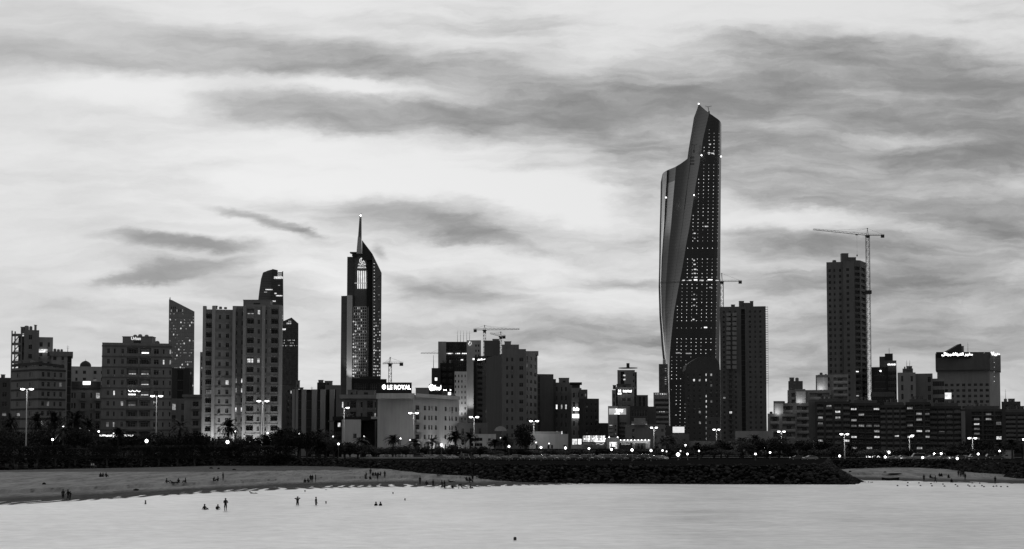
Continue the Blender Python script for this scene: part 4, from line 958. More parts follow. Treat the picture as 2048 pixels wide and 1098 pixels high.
b.block([(1216, 1236, 640)], 812, LT, [dict(c='P,s.', n=6, p=.55, top=8)]); b.block([(1236, 1262, 642)], 812, GR, [dict(c='.r....', n=6, p=0, top=7)])
q = MB(); a, c = P(1235, 888, 637.5) - b.o, P(1239, 829, 637.5) - b.o; q.box((a.x, -2.6, 0), (c.x, -2.2, c.z), DK2); q.obj('black_strip', b.root)
def kfc(t, w, h):
    E = LIT[4]
    for i in range(5): disc_x = -w * (.62 - .03 * i); t.lathe([(0, -.35), (.35, 0), (0, .35)], E, (disc_x + (.3 if i % 2 else 0), 0, h * (1.15 - .33 * i)), 6)
    for x, z, r in ((-.85, -.75, .3), (-.6, -.55, .45), (-.35, -.6, .4), (-.15, -.75, .3)): t.lathe([(0, -r), (r, 0), (0, r * .8)], E, (x * w, 0, z * h), 7)
b.sign('KFC', 1234, 1246, 819, 824, 639, board=(1218, 1252, 817, 829, emis(.35, .4, 'kf', .25)), lev=4, bold=.03, shear=.3, logo=kfc)
b.done()
b = building('office_tower', 'slim tower with a flat disc roof and a square mast', 1254, 900)
b.block([(1235, 1270, 900)], 740, wl(.24, 'sd'), [dict(c='..D.....,s', n=12, p=0)], depth=24); b.block([(1269, 1274, 905)], 744, MID, [dict(c=',s', n=12, p=0)], depth=16)
a = P(1256, 737.5, 910) - b.o; q = MB(); r = 19 / F * 910; q.lathe([(0, 0), (r, .3), (r, .6), (0, .9)], DK, (0, 0, 0), 24); q.box((-.9, -.9, .7), (.9, .9, 3.5), DK); part('disc_roof', q.mesh('disc_roof'), b.root, a)
b.pg(1246, 1251, 747, 763, 898.3, 1, 2, .9, .4, 1, (3,), dark=False, d=.3, name='window'); b.done()
b = building('apartment_block', 'grey block with glowing roof signs in front of the disc-roofed tower', 1248, 850)
b.block([(1224, 1232, 846)], 780, LT, [dict(c=',w,', n=7, p=0)], depth=8); b.block([(1231, 1273, 850)], 774, GR, [dict(c='g...,ss,W..g', n=8, p=0)], depth=20)
b.roofs([(1234, 1262, 769, 'box'), (1226, 1232, 771, 'box')], MID)
b.sign('H', 1236.5, 1241.5, 779.5, 784, 847, board=(1235.5, 1243, 785.5, 789, LIT[4]), lev=3, bold=.06)
b.sign('Swiss-Hotel', 1246, 1263, 780, 784.5, 847, lev=3, bold=.08); b.done()
b = building('apartment_block', 'plain dark block right of the disc-roofed tower', 1284, 900)
b.block([(1272, 1296, 900)], 790, MID, [dict(c='..g.g..', n=10, p=0)]); b.done()
b = building('terrace_building', 'dark building with planted roof terraces below the plain dark block', 1278, 640)
b.block([(1260, 1297, 640)], 812, DK, [dict(c='.R.', n=3, p=.1, bot=6)]); b.block([(1250, 1330, 628)], 849, GR, [dict(c='...w.........w.w', n=3, p=.02)], depth=12); b.block([(1296, 1312, 660)], 813, MID); b.block([(1268, 1291, 626)], 836, LT, z0=850.0, depth=5); b.done()
b = building('office_tower', 'slim dark glass tower with lit edge just left of the great twisted skyscraper', 1326, 1400)
b.block([(1318, 1336, 1400)], 728, glassm(.06, .4, 'sg', .3), depth=25); b.pg(1329, 1333, 735, 770, 1398, 1, 8, .8, .35, .8, (2, 3), dark=False, d=1); b.roofs([(1326, 1332, 718, 'tank')], PALE); b.done()
b = building('office_block', 'grey office block with a lit roof edge and close rows of windows', 1322, 1000)
b.block([(1307, 1338, 1000)], 785, LT, [dict(c='.,R', n=10, p=0, top=4)], depth=20); b.pg(1309, 1337, 786, 790, 997.5, 8, 1, .5, .6, .8, (3, 4), dark=False, d=.4); b.pg(1317, 1330, 822, 825, 998, 3, 1, .6, .6, 1, (3,), dark=False, d=.6); b.done()

# the great twisted skyscraper
b = building('twisted_skyscraper', 'giant twisted skyscraper with dotted lights and a sweeping notched crown', 1382, 1760, 'skyscraper')
Y = 1760
LE = [(888, 1339), (762, 1336), (741, 1334), (717, 1330), (693, 1327.4), (658, 1324.6), (624, 1322), (565, 1320.5), (520, 1321.5), (450, 1322.5), (400, 1324), (348, 1325), (340, 1325)]
LS = [(888, 1340), (762, 1337), (741, 1335.2), (717, 1331.5), (658, 1326), (624, 1323.2), (565, 1321.8), (520, 1323), (450, 1328), (400, 1330.5), (362, 1333), (340, 1334)]
FO = [(888, 1341), (762, 1338.5), (740, 1338.3), (707, 1339.5), (679, 1342), (624, 1348), (580, 1356), (544, 1363), (510, 1369), (487, 1372.6), (453, 1379), (406, 1386), (372, 1391), (325, 1399.5), (278, 1406), (227, 1418), (200, 1424)]
RE = [(888, 1436), (720, 1439), (560, 1440.5), (400, 1441.5), (300, 1442.5), (200, 1443)]
iv = lambda T, v: interp(sorted(T), v)
TOP = [(1324, 349), (1327, 345), (1333, 341), (1340, 338), (1350, 334), (1360, 328), (1370, 321), (1380, 313), (1388, 305), (1390, 300), (1392, 280), (1394.5, 250), (1397, 209), (1398, 208), (1404, 214), (1412, 221), (1420, 227), (1430, 234), (1437, 239), (1441, 243), (1443, 248)]
SM = [('ls', 0, 0), ('ls', .5, 0), ('w', 0, 0)]
cols = []
for k in (0, .33, .66): cols.append(('L', k))
for k in range(0, 58): cols.append(('W', k / 58))
for k in range(0, 13): cols.append(('G', k / 12))
def cu(c, v):
    le, ls, fo, re = iv(LE, v), iv(LS, v), iv(FO, v), iv(RE, v)
    return {'L': le + (ls - le) * c[1], 'W': ls + (fo - ls) * c[1], 'G': fo + (re - fo) * c[1]}[c[0]]
def cy(c, v):
    t = c[1]
    if c[0] == 'L': kv = max(0, min(1, (500 - v) / 60)); return Y + 34 - 14 * t + 17 * kv * kv * (3 - 2 * kv)
    if c[0] == 'W':
        kv = max(0, min(1, (505 - v) / 80)); kv = kv * kv * (3 - 2 * kv); q = max(0, min(1, 1 - (t - .04) / .24)); 
        return Y + 20 - 20 * t + 17 * kv * (q if t < .28 else 0) + 12 * math.sin(math.pi * t) * max(0, min(1, (700 - v) / 300))
    return Y - 2.5 * math.sin(math.pi * min(1, t * 1.05)) + (9 * max(0, (t - .86) / .14) ** 2)
MW = wall(.13, .34, .10, 'ah', .03, spec=.5, lines=4.2); MREFL = wall(.30, .34, .10, 'ahp', .03, spec=.5, lines=4.2)  # second metal: paler strip of the wing, a sky reflection put into the colour
for q in (MW, MREFL): q.node_tree.nodes['Principled BSDF'].inputs['Metallic'].default_value = 1.0; MG = wall(.05, .3, .25, 'ahg', .12, spec=.35, lines=4.2); ML = glassm(.12, .2, 'ahl', .5)
secs = {'L': MB(), 'W': MB(), 'G': MB()}; NV = 60; grid = []
for c in cols + [('G', 1.0)]:
    vt = 200.0
    while vt < interp(TOP, cu(c, vt)): vt += .25
    grid.append([Vector(P(cu(c, v), v, cy(c, v))) - b.o for v in [888 + (vt - 888) * j / NV for j in range(NV + 1)]])
for i in range(len(cols)):
    s = secs[cols[i][0]]; mm_ = {'L': ML, 'W': MW, 'G': MG}[cols[i][0]]
    for j in range(NV): s.face([grid[i][j], grid[i + 1][j], grid[i + 1][j + 1], grid[i][j + 1]], MREFL if cols[i][0] == 'W' and .05 < cols[i][1] < .27 and grid[i][j].z < ZV(358, Y) - 4 else mm_)
# back and crown of the shell
g0 = secs['W']; dpt = Vector((6, 46, 0))
for i in range(len(cols)):
    a, c = grid[i][NV], grid[i + 1][NV]; g0.face([a, c, c + Vector((0, 7, 0)), a + Vector((0, 7, 0))], DK)
    for j in range(NV):
        bk = lambda i_, j_: Vector((grid[i_][j_].x * .97, max(grid[i_][j_].y, 0) + 30 + 18 * math.sin(math.pi * i_ / len(cols)), grid[i_][j_].z * .985))
        g0.face([bk(i + 1, j), bk(i, j), bk(i, j + 1), bk(i + 1, j + 1)], DK)
    g0.face([a, c, bk(i + 1, NV), bk(i, NV)], DK)
for i in (0, len(cols)):
    for j in range(NV):
        bk = lambda i_, j_: Vector((grid[i_][j_].x * .97, max(grid[i_][j_].y, 0) + 30 + 18 * math.sin(math.pi * i_ / len(cols)), grid[i_][j_].z * .985))
        g0.face([grid[i][j], bk(i, j), bk(i, j + 1), grid[i][j + 1]], DK)
for k, nm in (('L', 'glass_edge'), ('W', 'stone_wing'), ('G', 'glass_front')):
    o = secs[k].obj(nm, b.root)
    if k == 'W': o['label'] = 'smooth grey stone wing curving back from the dotted glass front'
def gy(u, v):
    fo, re = iv(FO, v), iv(RE, v); t = (u - fo) / (re - fo); return cy(('G', max(0, min(1, t))), v)
dot = MB(); dot.face([(.40 * math.cos(2 * math.pi * i / 8), 0, .40 * math.sin(2 * math.pi * i / 8)) for i in range(8)], emis(1.3, .25, 'dot')); dotm = (dot, dot.mesh('facade_light'))
dot2 = MB(); dot2.face([(.30 * math.cos(2 * math.pi * i / 8), 0, .30 * math.sin(2 * math.pi * i / 8)) for i in range(8)], emis(.7, .3, 'dot2')); dotm2 = (dot2, dot2.mesh('facade_light'))
gaps = [(314, 327), (488, 492), (503, 512), (646, 655), (663, 671), (700, 706), (762, 772)]
for k in range(10):
    u0 = 1438 - k * 9.9; v = 253 + 6.6 * (k % 2) * 0
    while v < 852:
        u = u0 - (v - 254) * .008 * (1 if k < 8 else .6) - (max(0, v - 300) * .008)
        v += 7.25 if v > 330 else 7.0
        top_ok = v > interp([(1360, 520), (1370, 420), (1380, 360), (1400, 300), (1409, 290), (1418, 253), (1430, 262), (1440, 262)], u0)
        if not top_ok or u < iv(FO, v) + 3.5: continue
        if any(a < v < c for a, c in gaps): continue
        r_ = rnd.random(); p1 = .06 if v < 700 else .25
        if r_ < p1: continue
        big = ((int(v / 7.2) // 3) % 3 != 0) and k not in (0,) and rnd.random() < .8
        b.add('facade_light', dotm if big else dotm2, Vector((P(u, v, gy(u, v)).x, gy(u, v) - .9, ZV(v, gy(u, v)))), 0, rnd.random() + (5 if big else 0))
for (u, v, w, lv) in ((1367, 562, 5, 3), (1380, 562, 6, 3), (1391, 561, 7, 4), (1403, 562, 8, 3), (1420, 561, 10, 4), (1434, 562, 6, 3), (1412, 454, 5, 3), (1421, 576, 5, 2), (1411, 656, 6, 4), (1425, 308, 6, 3), (1418, 307, 5, 3), (1420, 290, 3, 3), (1389, 468, 4, 3), (1389, 478, 3, 2), (1356, 707, 9, 2), (1376, 708, 9, 2), (1388, 522, 3, 3), (1389, 530, 4, 3), (1389, 548, 4, 3), (1388, 590, 3, 2), (1388, 600, 4, 3), (1388, 612, 4, 2), (1387, 640, 4, 3), (1390, 540, 5, 3), (1391, 556, 4, 3)):
    q = MB(); k = w / F * Y / 2; q.box((-k, -.1, 0), (k, 0, 1.3), LIT[lv]); part('window', q.mesh('window'), b.root, Vector((P(u, v, gy(u, v)).x, gy(u, v) - .9, ZV(v, gy(u, v)))) - b.o, label='lit window')
for u, v in ((1397.5, 207.5), (1403, 310.5), (1442, 313), (1388, 390), (1332, 395)):
    q = MB(); q.lathe([(0, -.9), (1.0, 0), (0, .9)], emis(6, .05, 'bcn'), n=8); part('beacon', q.mesh('beacon'), b.root, P(u, v, Y + (0 if u > 1380 else 12) - 3.5) - b.o)
for u, v, s in ((1418, 228, 1), (1387.5, 305, -1)):
    q = MB(); q.tube((0, 0, 0), (0, 0, 3.5), 1.1, METAL, .9); q.tube((0, 0, 3), (1.2 * -s, 0, 9), .35, METAL); q.tube((1.2 * -s, 0, 9), (-4.5 * s, 0, 10), .25, METAL); q.tube((-1.2 * s, 0, 9), (3.2 * s, 0, 10), .25, METAL); part('cleaning_crane', q.mesh('cleaning_crane'), b.root, P(u, v, Y + 5) - b.o)
tv = MB()
for j in range(3):
    for i in range(4): a = P(1380 + i * 2.2 + j * .0, 318 + j * 6.5, Y + 4) - b.o; tv.box((a.x, a.y - 3, a.z), (a.x + .7, a.y - 2.2, a.z + 2.6), DK2)
tv.obj('vent_slots', b.root)
b.done()

b = building('apartment_tower', 'dark tower with a domed roofline and one column of lit stair windows', 1405, 760)
b.block([(1370, 1441, 760)], 740, wl(.095, 'dt'), [dict(c='.w.w.w..o.w.w.', n=14, p=.02, lit={**{(k, 3): 3 for k in (0, 1, 4, 5, 6, 8, 10, 11, 12, 13)}, (1, 1): 3, (7, 2): 2, (7, 3): 2, (9, 2): 2, (9, 3): 3, (9, 4): 2, (10, 4): 2, (1, 2): 2, (0, 4): 2, (2, 4): 1, (5, 4): 1})], depth=20)
q = MB(); Yq = 760; ol = [P(u, v, Yq) - b.o for u, v in ((1372, 741), (1374, 730), (1384, 722), (1394, 716), (1400, 713), (1428, 713), (1434, 718), (1440, 726), (1441, 741))]
q.elev([(p.x, p.z) for p in ol], 2, 16, wl(.095, 'dt')); q.obj('arched_crown', b.root); b.done()
b = building('apartment_block', 'small block with shuttered windows at the foot of the domed dark tower', 1426, 700)
b.block([(1412, 1441, 700)], 834, MID, [dict(c=',w.w,', n=4, p=.02)], depth=12); b.done()
b = building('billboard_house', 'low house topped by a big blank lit billboard', 1357, 600)
b.block([(1334, 1378, 600)], 868, MID, [dict(c='.w..w.', n=1, p=.1)], depth=10)
b.sign('', 1345, 1369, 854, 866, 596, board=(1345.5, 1368.5, 853.5, 865.5, emis(.75, .1, 'bb'))); q = MB(); 
for u in (1349, 1357, 1365): a = P(u, 868, 596.5) - b.o; q.tube((a.x, a.y, a.z - 2.5), (a.x, a.y, a.z + 1), .14, METAL)
q.obj('billboard_legs', b.root); b.block([(1331, 1342, 598)], 852, DK2, depth=6); b.done()
b = building('apartment_tower', 'unfinished dark tower with pale panel columns right of the twisted skyscraper', 1487, 970)
CT = wl(.15, 'ct')
b.block([(1441, 1533, 970)], 613, CT, [dict(c='.w.b,w..D,.w.s.w..', n=27, p=.01, top=2, bot=4, bm=wl(.12, 'ctb'))], depth=30)
b.roofs([(1480, 1489, 603, 'box'), (1502, 1508, 603, 'box'), (1464, 1471, 610, 'box'), (1488, 1503, 607, 'box')], CT)
pn = MB()
for k in range(12):
    for u in (1457, 1469): p = P(u, 628 + k * 9.6, 968) - b.o; pn.box((p.x - 1.4, p.y - .4, p.z - 1.3), (p.x + 1.3, p.y - .1, p.z + .9), wl(.30, 'pn')) 
pn.obj('wall_panels', b.root)
hs = MB()
for k in range(34):
    z = ZV(614 + k * 4.6, 966); p = P(1534.5, 700, 966) - b.o; hs.box((p.x - .8, -3, z - 4), (p.x + .8, -1.6, z - 3.8), METAL)
for dx in (-.8, .75): p = P(1534.5, 700, 966) - b.o; hs.box((p.x + dx, -3, 0), (p.x + dx + .12, -2.85, ZV(612, 966) - 4), METAL)
hs.obj('builders_hoist', b.root); b.done()

# right-hand stepped terraces
b = building('terrace_block', 'stepped white balcony block climbing to the right with lit end walls', 1610, 800)
TB = wl(.30, 'tb'); 
for (uL, uR, vt, Yb, lit_u, lv) in ((1535, 1592, 827, 790, (1547, 1566), 808), (1560, 1625, 806, 795, (1590, 1611), 784), (1575, 1662, 780, 802, (1632, 1655), 756), (1636, 1697, 749, 806, None, 0)):
    b.block([(uL, uR, Yb)], vt, TB, [dict(c='.B.L', n=max(3, int((885 - vt) / 12)), p=.12, bm=wl(.42, 'tbb'))], depth=16)
    b.roofs([(uL + 4, uL + 10, vt - 4, 'tank'), (uL + 14, uL + 19, vt - 3, 'dish')], MID)
    if lit_u:
        b.block([(lit_u[0], lit_u[1], Yb + 3)], lv - 6 if lv < 800 else lv - 6, TB, z0=float(vt), depth=8)
        q = MB(); a, c = P(lit_u[0] + 2, vt + 1, Yb + 2.4), P(lit_u[1], lv - 1, Yb + 2.4); q.box((a.x - b.o.x, 0, a.z - 4), (c.x - b.o.x, .2, c.z - 4), VL); w_ = part('end_wall', q.mesh('end_wall'), b.root, (0, a.y - b.o.y - .3, 0))
        lamp_light(w_, ((a.x + c.x) / 2 - b.o.x - 1, -2.5, a.z - 4 + 1), 200, .4)
b.block([(1577, 1606, 815)], 762, MID, [dict(c='.s.', n=3, bot=4)], z0=780.0, depth=8); b.roofs([(1580, 1588, 756, 'box'), (1591, 1598, 755, 'tank')]); b.done()

b = building('apartment_tower', 'tall unfinished concrete tower with a crane mast up its right side', 1695, 1000)
b.block([(1656, 1690, 1002)], 524, wl(.18, 'ca'), [dict(c=',w,s.w,', n=30, p=0, top=4)], depth=30); b.block([(1689, 1712, 998)], 522, wl(.18, 'ca'), [dict(c='.w..', n=30, p=0, top=4)], depth=32); b.roofs([(1686, 1699, 508, 'box'), (1698, 1714, 516, 'box'), (1668, 1676, 520, 'tank')], CT)
b.block([(1711, 998), (1724, 1000), (1735, 1012)], 520, wl(.15, 'cb'), [dict(c=',L,', n=30, p=0, top=4, lit={(17, 0): 4, (21, 0): 3, (26, 0): 4, (28, 0): 4}), dict(c=',B,', n=30, p=0, top=4)]); b.done()
b = building('office_block', 'dark block with a black recessed front and a narrow sign tower behind it', 1768, 1000)
b.block([(1744, 1777, 985)], 734, DK2, [dict(c=',G,', n=12, p=0)], depth=20); b.block([(1760, 1794, 1000)], 721, MID, [dict(c='R', n=12, p=.02, top=7)], depth=20); b.block([(1760, 1777, 1008)], 713, MID, z0=722.0, depth=10); b.block([(1771, 1787, 1006)], 707, DK, z0=722.0, depth=10); b.roofs([(1779, 1780.5, 695, 'mast')])
b.sign('GRAND', 1774.5, 1791.5, 727, 731, 997, lev=1.3, bold=.06)
q = MB(); q.lathe([(0, -.6), (.6, 0), (0, .6)], LAMPG, n=8); part('beacon', q.mesh('beacon'), b.root, P(1761, 742, 983) - b.o); b.block([(1742, 1790, 960)], 784, MID, [dict(c=',R,', n=2, bot=8, p=0)], depth=10); b.done()
b = building('apartment_block', 'wide blank-walled grey block with a roof hut and masts', 1840, 900)
b.block([(1796, 1832, 898)], 745, LT, [dict(c='.,w...w.', n=8, p=0)]); b.block([(1830, 1866, 902)], 747, GR, [dict(c='.....w', n=8, p=0)]); b.block([(1865, 1890, 904)], 757, LT, [dict(c='r', n=8, p=0)])
b.block([(1806, 1827, 905)], 737, MID, [dict(c='.r.', n=1, top=1, bot=1)], z0=746.0, depth=8); b.roofs([(1809, 1812, 733, 'tank'), (1814, 1815.2, 720, 'mast'), (1820, 1821.2, 720, 'mast'), (1815, 1824, 733, 'box')]); b.done()
b = building('hotel', 'big square hotel with a glowing line of Arabic letters along its roof', 1938, 1000, 'hotel')
HH = wl(.3, 'hh'); Sx = dict(c=',W,W,W,W,W,W,W,W,W', n=11, p=.01, top=14, bot=5)
b.block([(1875, 1980, 1000)], 724, HH, [Sx], depth=26); b.block([(1979, 1000), (2001, 1015)], 724, wl(.34, 'hh2'), [dict(c='....', n=3)], depth=20)
b.block([(1872, 1981, 997)], 706, wl(.14, 'hh3'), [dict(c='.R.R.', n=1, top=11, bot=1.2, p=0)], z0=740.0, depth=30); b.block([(1980, 996), (2003, 1013)], 706, wl(.16, 'hh4'), [dict(c='.s.s.s', n=1, top=10, bot=2)], z0=740.0, depth=22)
bal = MB()
b.sign(arab('فندق سفير انترناشيونال'), 1883, 1970, 705, 712.5, 995.5, board=(1872.5, 1980, 704, 716, DK2), lev=3.2, bold=.035)
t = textmb(arab('هيلا'), 7.5, 2.8, LIT[4], .05, .15); so = part('sign', t.mesh('lettering'), b.root, P(1991, 712, 1001) - b.o, (0, 0, .35))
q = MB(); A = [P(u, v, 1008) - b.o for u, v in ((1889, 704.5), (1918, 688), (1919.5, 690), (1920, 704.5))]; q.elev([(p.x, p.z) for p in A], 4, 12, DK); q.obj('slanted_frame', b.root)
b.roofs([(1918, 1928, 693, 'box'), (1937, 1938.2, 684, 'mast')])
q = MB(); a = P(1889, 798, 960) - b.o; q.box((0, 0, 0), (4.6, .3, 4.2), emis(.9, .4, 'ad', .4)); part('poster', q.mesh('poster'), b.root, a)
for k in range(5): q = MB(); q.lathe([(0, -.3), (.35, 0), (0, .3)], LIT[3], n=6); part('wall_lamp', q.mesh('wall_lamp'), b.root, P(1988.5, 725 + k * 9.4, 1003) - b.o)
b.done()

# the long dark apartment range
LR = [('long dark apartment block left of the wide pale pier with few lit rooms', 1630, 1700, 803, '.B.B.B.B', 700, .12),
      ('dark apartment block directly below the tall concrete tower with dim lit rooms', 1700, 1760, 806, 'L,L,L,L', 706, .14),
      ('dark balconied block in the middle of the long seafront range', 1760, 1812, 810, 'B.B.B.B', 700, .14),
      ('raised dark block with a roof garden in the long seafront range', 1811, 1860, 804, 'L,L.B', 696, .14),
      ('dark balconied block left of the pale pier strip in the long range', 1859, 1922, 812, 'L,L,L,L', 700, .15),
      ('dark block with a broad plain pier and balconies right of it', 1921, 2004, 818, 'g....,L,L,B', 705, .12),
      ('right-end dark block with a bushy roof garden beside the hotel', 2003, 2085, 824, '..L,L..L', 690, .12)]
for i, (lab, uL, uR, vt, c, Yb, p) in enumerate(LR):
    b = building('apartment_block', lab, (uL + uR) / 2, Yb)
    b.block([(uL, uR, Yb)], vt, wl(.075 if i not in (5,) else .10, 'lr'), [dict(c=c, n=8, p=p * 2.4, bs='rail' if i % 2 else 'solid', bm=wl(.17, 'lrb'), top=1.0, bot=2.2)], depth=16)
    b.block([(uL + 8, uR - 6, Yb + 6)], vt - 6, MID, [dict(c='..w...w.', n=1, top=.5, bot=.5)], z0=float(vt), depth=8)
    b.roofs([(uL + 12 + 9 * k, uL + 17 + 9 * k, vt - 10 - rnd.random() * 2, rnd.choice(['tank', 'dish', 'box'])) for k in range(int((uR - uL) / 16))], MID)
    if i == 0: b.block([(1617, 1648, 708)], 800, wl(.16, 'pr'), depth=12)
    if i == 4: b.block([(1922, 1930, 694)], 822, wl(.24, 'pr2'), depth=6)
    b.done()
b = building('kiosk', 'small pale kiosk with a lit doorway at the right end of the promenade', 2009, 500, 'kiosk')
b.block([(1997, 2026, 500)], 903, LT, [dict(c='..w..', n=1, top=.8, bot=.4)], depth=5); b.roofs([(2000, 2022, 901.5, 'box')]); lamp_light(b.root, P(2009, 905, 497) - b.o, 25, .3); b.done()
b = building('apartment_block', 'distant dark block with a bushy roof garden behind the hotel right edge', 2020, 1020)
b.block([(2003, 2041, 1020)], 803, MID, [dict(c='.w.w.', n=8, p=.02)]); b.roofs([(2008, 2014, 797, 'tank'), (2011, 2012, 778, 'mast'), (2018, 2028, 798, 'box')]); b.done()
b = building('boundary_wall', 'long pale boundary wall with a rough top behind the central trees', 1500, 600, 'wall')
b.block([(1378, 1480, 600)], 882, LT, depth=3); b.block([(1470, 1546, 603)], 862, wl(.3, 'bw'), depth=6); b.block([(1480, 1560, 596)], 878, LT, depth=3); b.block([(1545, 1620, 598)], 876, GR, depth=3); b.roofs([(1500, 1507, 858, 'dish'), (1512, 1518, 858, 'dish')]); b.done()
b = building('cafe', 'low seafront cafe with a jagged string of letters on its roof', 1742, 540, 'cafe')
b.block([(1725, 1790, 545)], 916, DK, [dict(c='.r.r.r.', n=1, top=.4, bot=.3, p=.5)], depth=8)
def zig(t, w, h):
    E = LIT[4]; pts = [(0, 1), (.04, .1), (.1, .9), (.06, .1), (.2, .1), (.15, .9), (.28, .1), (.24, .8), (.33, .2), (.4, .1), (.5, .95), (.58, .6), (.62, 1), (.68, .1), (.75, 0), (.85, .9), (.98, .2), (.7, .0)]
    for p, q_ in zip(pts, pts[1:]): t.tube((-w / 2 + w * p[0], 0, h * p[1]), (-w / 2 + w * q_[0], 0, h * q_[1]), .1, E, n=4)
b.sign('', 1732, 1760, 911, 916, 543, logo=zig)
q = MB(); a, c = P(1780, 916, 543) - b.o, P(1794, 915, 543) - b.o; q.box((a.x, -2, a.z), (c.x, -1.8, a.z + .35), LIT[3]); q.obj('tube_light', b.root); b.done()

b = building('apartment_block', 'low dark block filling the gap beside the billboard corner block', 1207, 720)
b.block([(1192, 1222, 720)], 846, DK, [dict(c='.w.w.', n=3, p=.05)]); b.done()
# ------------------------------------------------------------------ tower cranes
def crane(label, u, Y, vbase, vjib, utip, vtip, uctr, vapex, mast=2.0, hook=None, m=None, z0=None):
    m = m or METAL; base = P(u, vbase, Y); t = thing('tower_crane', label, 'crane', base)
    H = ZV(vjib, Y) - base.z; r = mast / 2; mb = MB(); n = max(2, int(H / (mast * 1.1)))
    for x in (-r, r):
        for y in (-r, r): mb.tube((x, y, 0), (x, y, H), .14, m, n=4)
    for i in range(n):
        a, c = H * i / n, H * (i + 1) / n; s = 1 if i % 2 else -1
        for y in (-r, r): mb.tube((-r * s, y, a), (r * s, y, c), .08, m, n=3); mb.tube((-r, y, a), (r, y, a), .08, m, n=3)
        for x in (-r, r): mb.tube((x, -r * s, a), (x, r * s, c), .08, m, n=3)
    mb.obj('mast', t)
    L_ = (utip - u) / F * Y; drop = ZV(vtip, Y) - ZV(vjib, Y); C_ = (uctr - u) / F * Y; A_ = ZV(vapex, Y) - ZV(vjib, Y)
    jb = MB(); n = max(6, int(abs(L_) / 2.6)); q = lambda s, dy, dz: (L_ * s, dy, H + drop * s + dz)
    for dy, dz in ((-.7, 0), (.7, 0), (0, 1.3)): jb.tube(q(.02, dy, dz), q(1, dy, dz * .6), .11, m, n=4)
    for i in range(n):
        a, c = i / n, (i + 1) / n; h1, h2 = 1.3 * (1 - .4 * a), 1.3 * (1 - .4 * c)
        for dy in (-.7, .7): jb.tube(q(a, dy, 0), q((a + c) / 2, 0, (h1 + h2) / 2), .06, m, n=3); jb.tube(q((a + c) / 2, 0, (h1 + h2) / 2), q(c, dy, 0), .06, m, n=3)
    jb.obj('jib', t)
    cj = MB()
    for dy in (-.6, .6): cj.tube((0, dy, H), (C_, dy, H), .14, m, n=4); cj.tube((0, dy, H + .9), (C_, dy, H + .9), .07, m, n=4)
    for i in range(6): x = C_ * (i + 1) / 6; cj.tube((x, -.6, H), (x, -.6, H + .9), .06, m, n=3)
    cj.obj('counter_jib', t)
    cw = MB(); s = 1 if C_ > 0 else -1; cw.box((min(C_ - s * 2.2, C_), -.6, H - 1.5), (max(C_ - s * 2.2, C_), .6, H + .5), DK); cw.obj('counterweight', t)
    cb = MB(); cb.box((-1.0, -1.9, H - 1.9), (1.0, -r + .0, H + .1), DK); cb.box((-1.5, -1.2, H - .5), (1.5, 1.2, H + .1), m); cb.obj('cab', t)
    ap = MB(); ap.tube((-.6, 0, H), (0, 0, H + A_), .16, m, n=4); ap.tube((.6, 0, H), (0, 0, H + A_), .16, m, n=4); ap.box((-.3, -.3, H + A_ - .4), (.3, .3, H + A_ + .3), m); ap.obj('tower_head', t)
    ti = MB(); ti.tube((0, 0, H + A_), q(.62, 0, 1.1), .05, m, n=3); ti.tube((0, 0, H + A_), q(.3, 0, 1.2), .05, m, n=3); ti.tube((0, 0, H + A_), (C_ * .9, 0, H + .9), .06, m, n=3); ti.obj('tie_bars', t)
    if hook:
        hk = MB(); hx = (hook - u) / F * Y; z = H + drop * hx / L_; hk.box((hx - .8, -.5, z - .6), (hx + .8, .5, z), DK); hk.tube((hx, 0, z), (hx, 0, z - 14), .05, m, n=3); hk.box((hx - .35, -.3, z - 15.2), (hx + .35, .3, z - 14), DK); hk.obj('hook_block', t)
    return t
crane('small tower crane standing behind the roof letters of the hotel', 780, 900, 800, 727, 765, 728, 806, 715, 1.8)
crane('distant tower crane whose long jib points left behind the masted office block', 900, 1250, 860, 707, 841, 707, 915, 690, 1.8)
crane('tower crane with a long flat jib reaching right over the central cluster', 969, 1020, 860, 660, 1039, 659, 947, 651, 1.8)
crane('smaller tower crane with a rising left jib on the central cluster', 1001.5, 1020, 860, 673, 980, 667.5, 1011, 664, 1.4)
crane('tower crane between the twisted skyscraper and the unfinished dark tower', 1446, 1010, 860, 563, 1322, 566, 1486, 547, 2.0)
ck = crane('tallest tower crane rising beside the tall unfinished concrete tower', 1739.5, 990, 806, 471, 1630, 459.5, 1773, 457, 2.3, hook=1718)
q = MB()
for v in range(528, 800, 6): z = ZV(v, 990) - ck.location.z; q.box((-3.2, -.3, z), (-1.2, .3, z + .25), METAL)
q.box((-1.9, -1.9, ZV(588, 990) - ck.location.z), (1.9, 1.3, ZV(581, 990) - ck.location.z), DK); q.obj('mast_ties', ck)
q = MB(); q.lathe([(0, -.5), (.6, 0), (0, .5)], LAMPG, n=8); o = part('work_lamp', q.mesh('work_lamp'), ck, (0, -3, 1.5)); lamp_light(o, (-1.8, -2.4, .5), 500, .5)
q = MB(); q.lathe([(0, -.4), (.45, 0), (0, .4)], LIT[4], n=8)
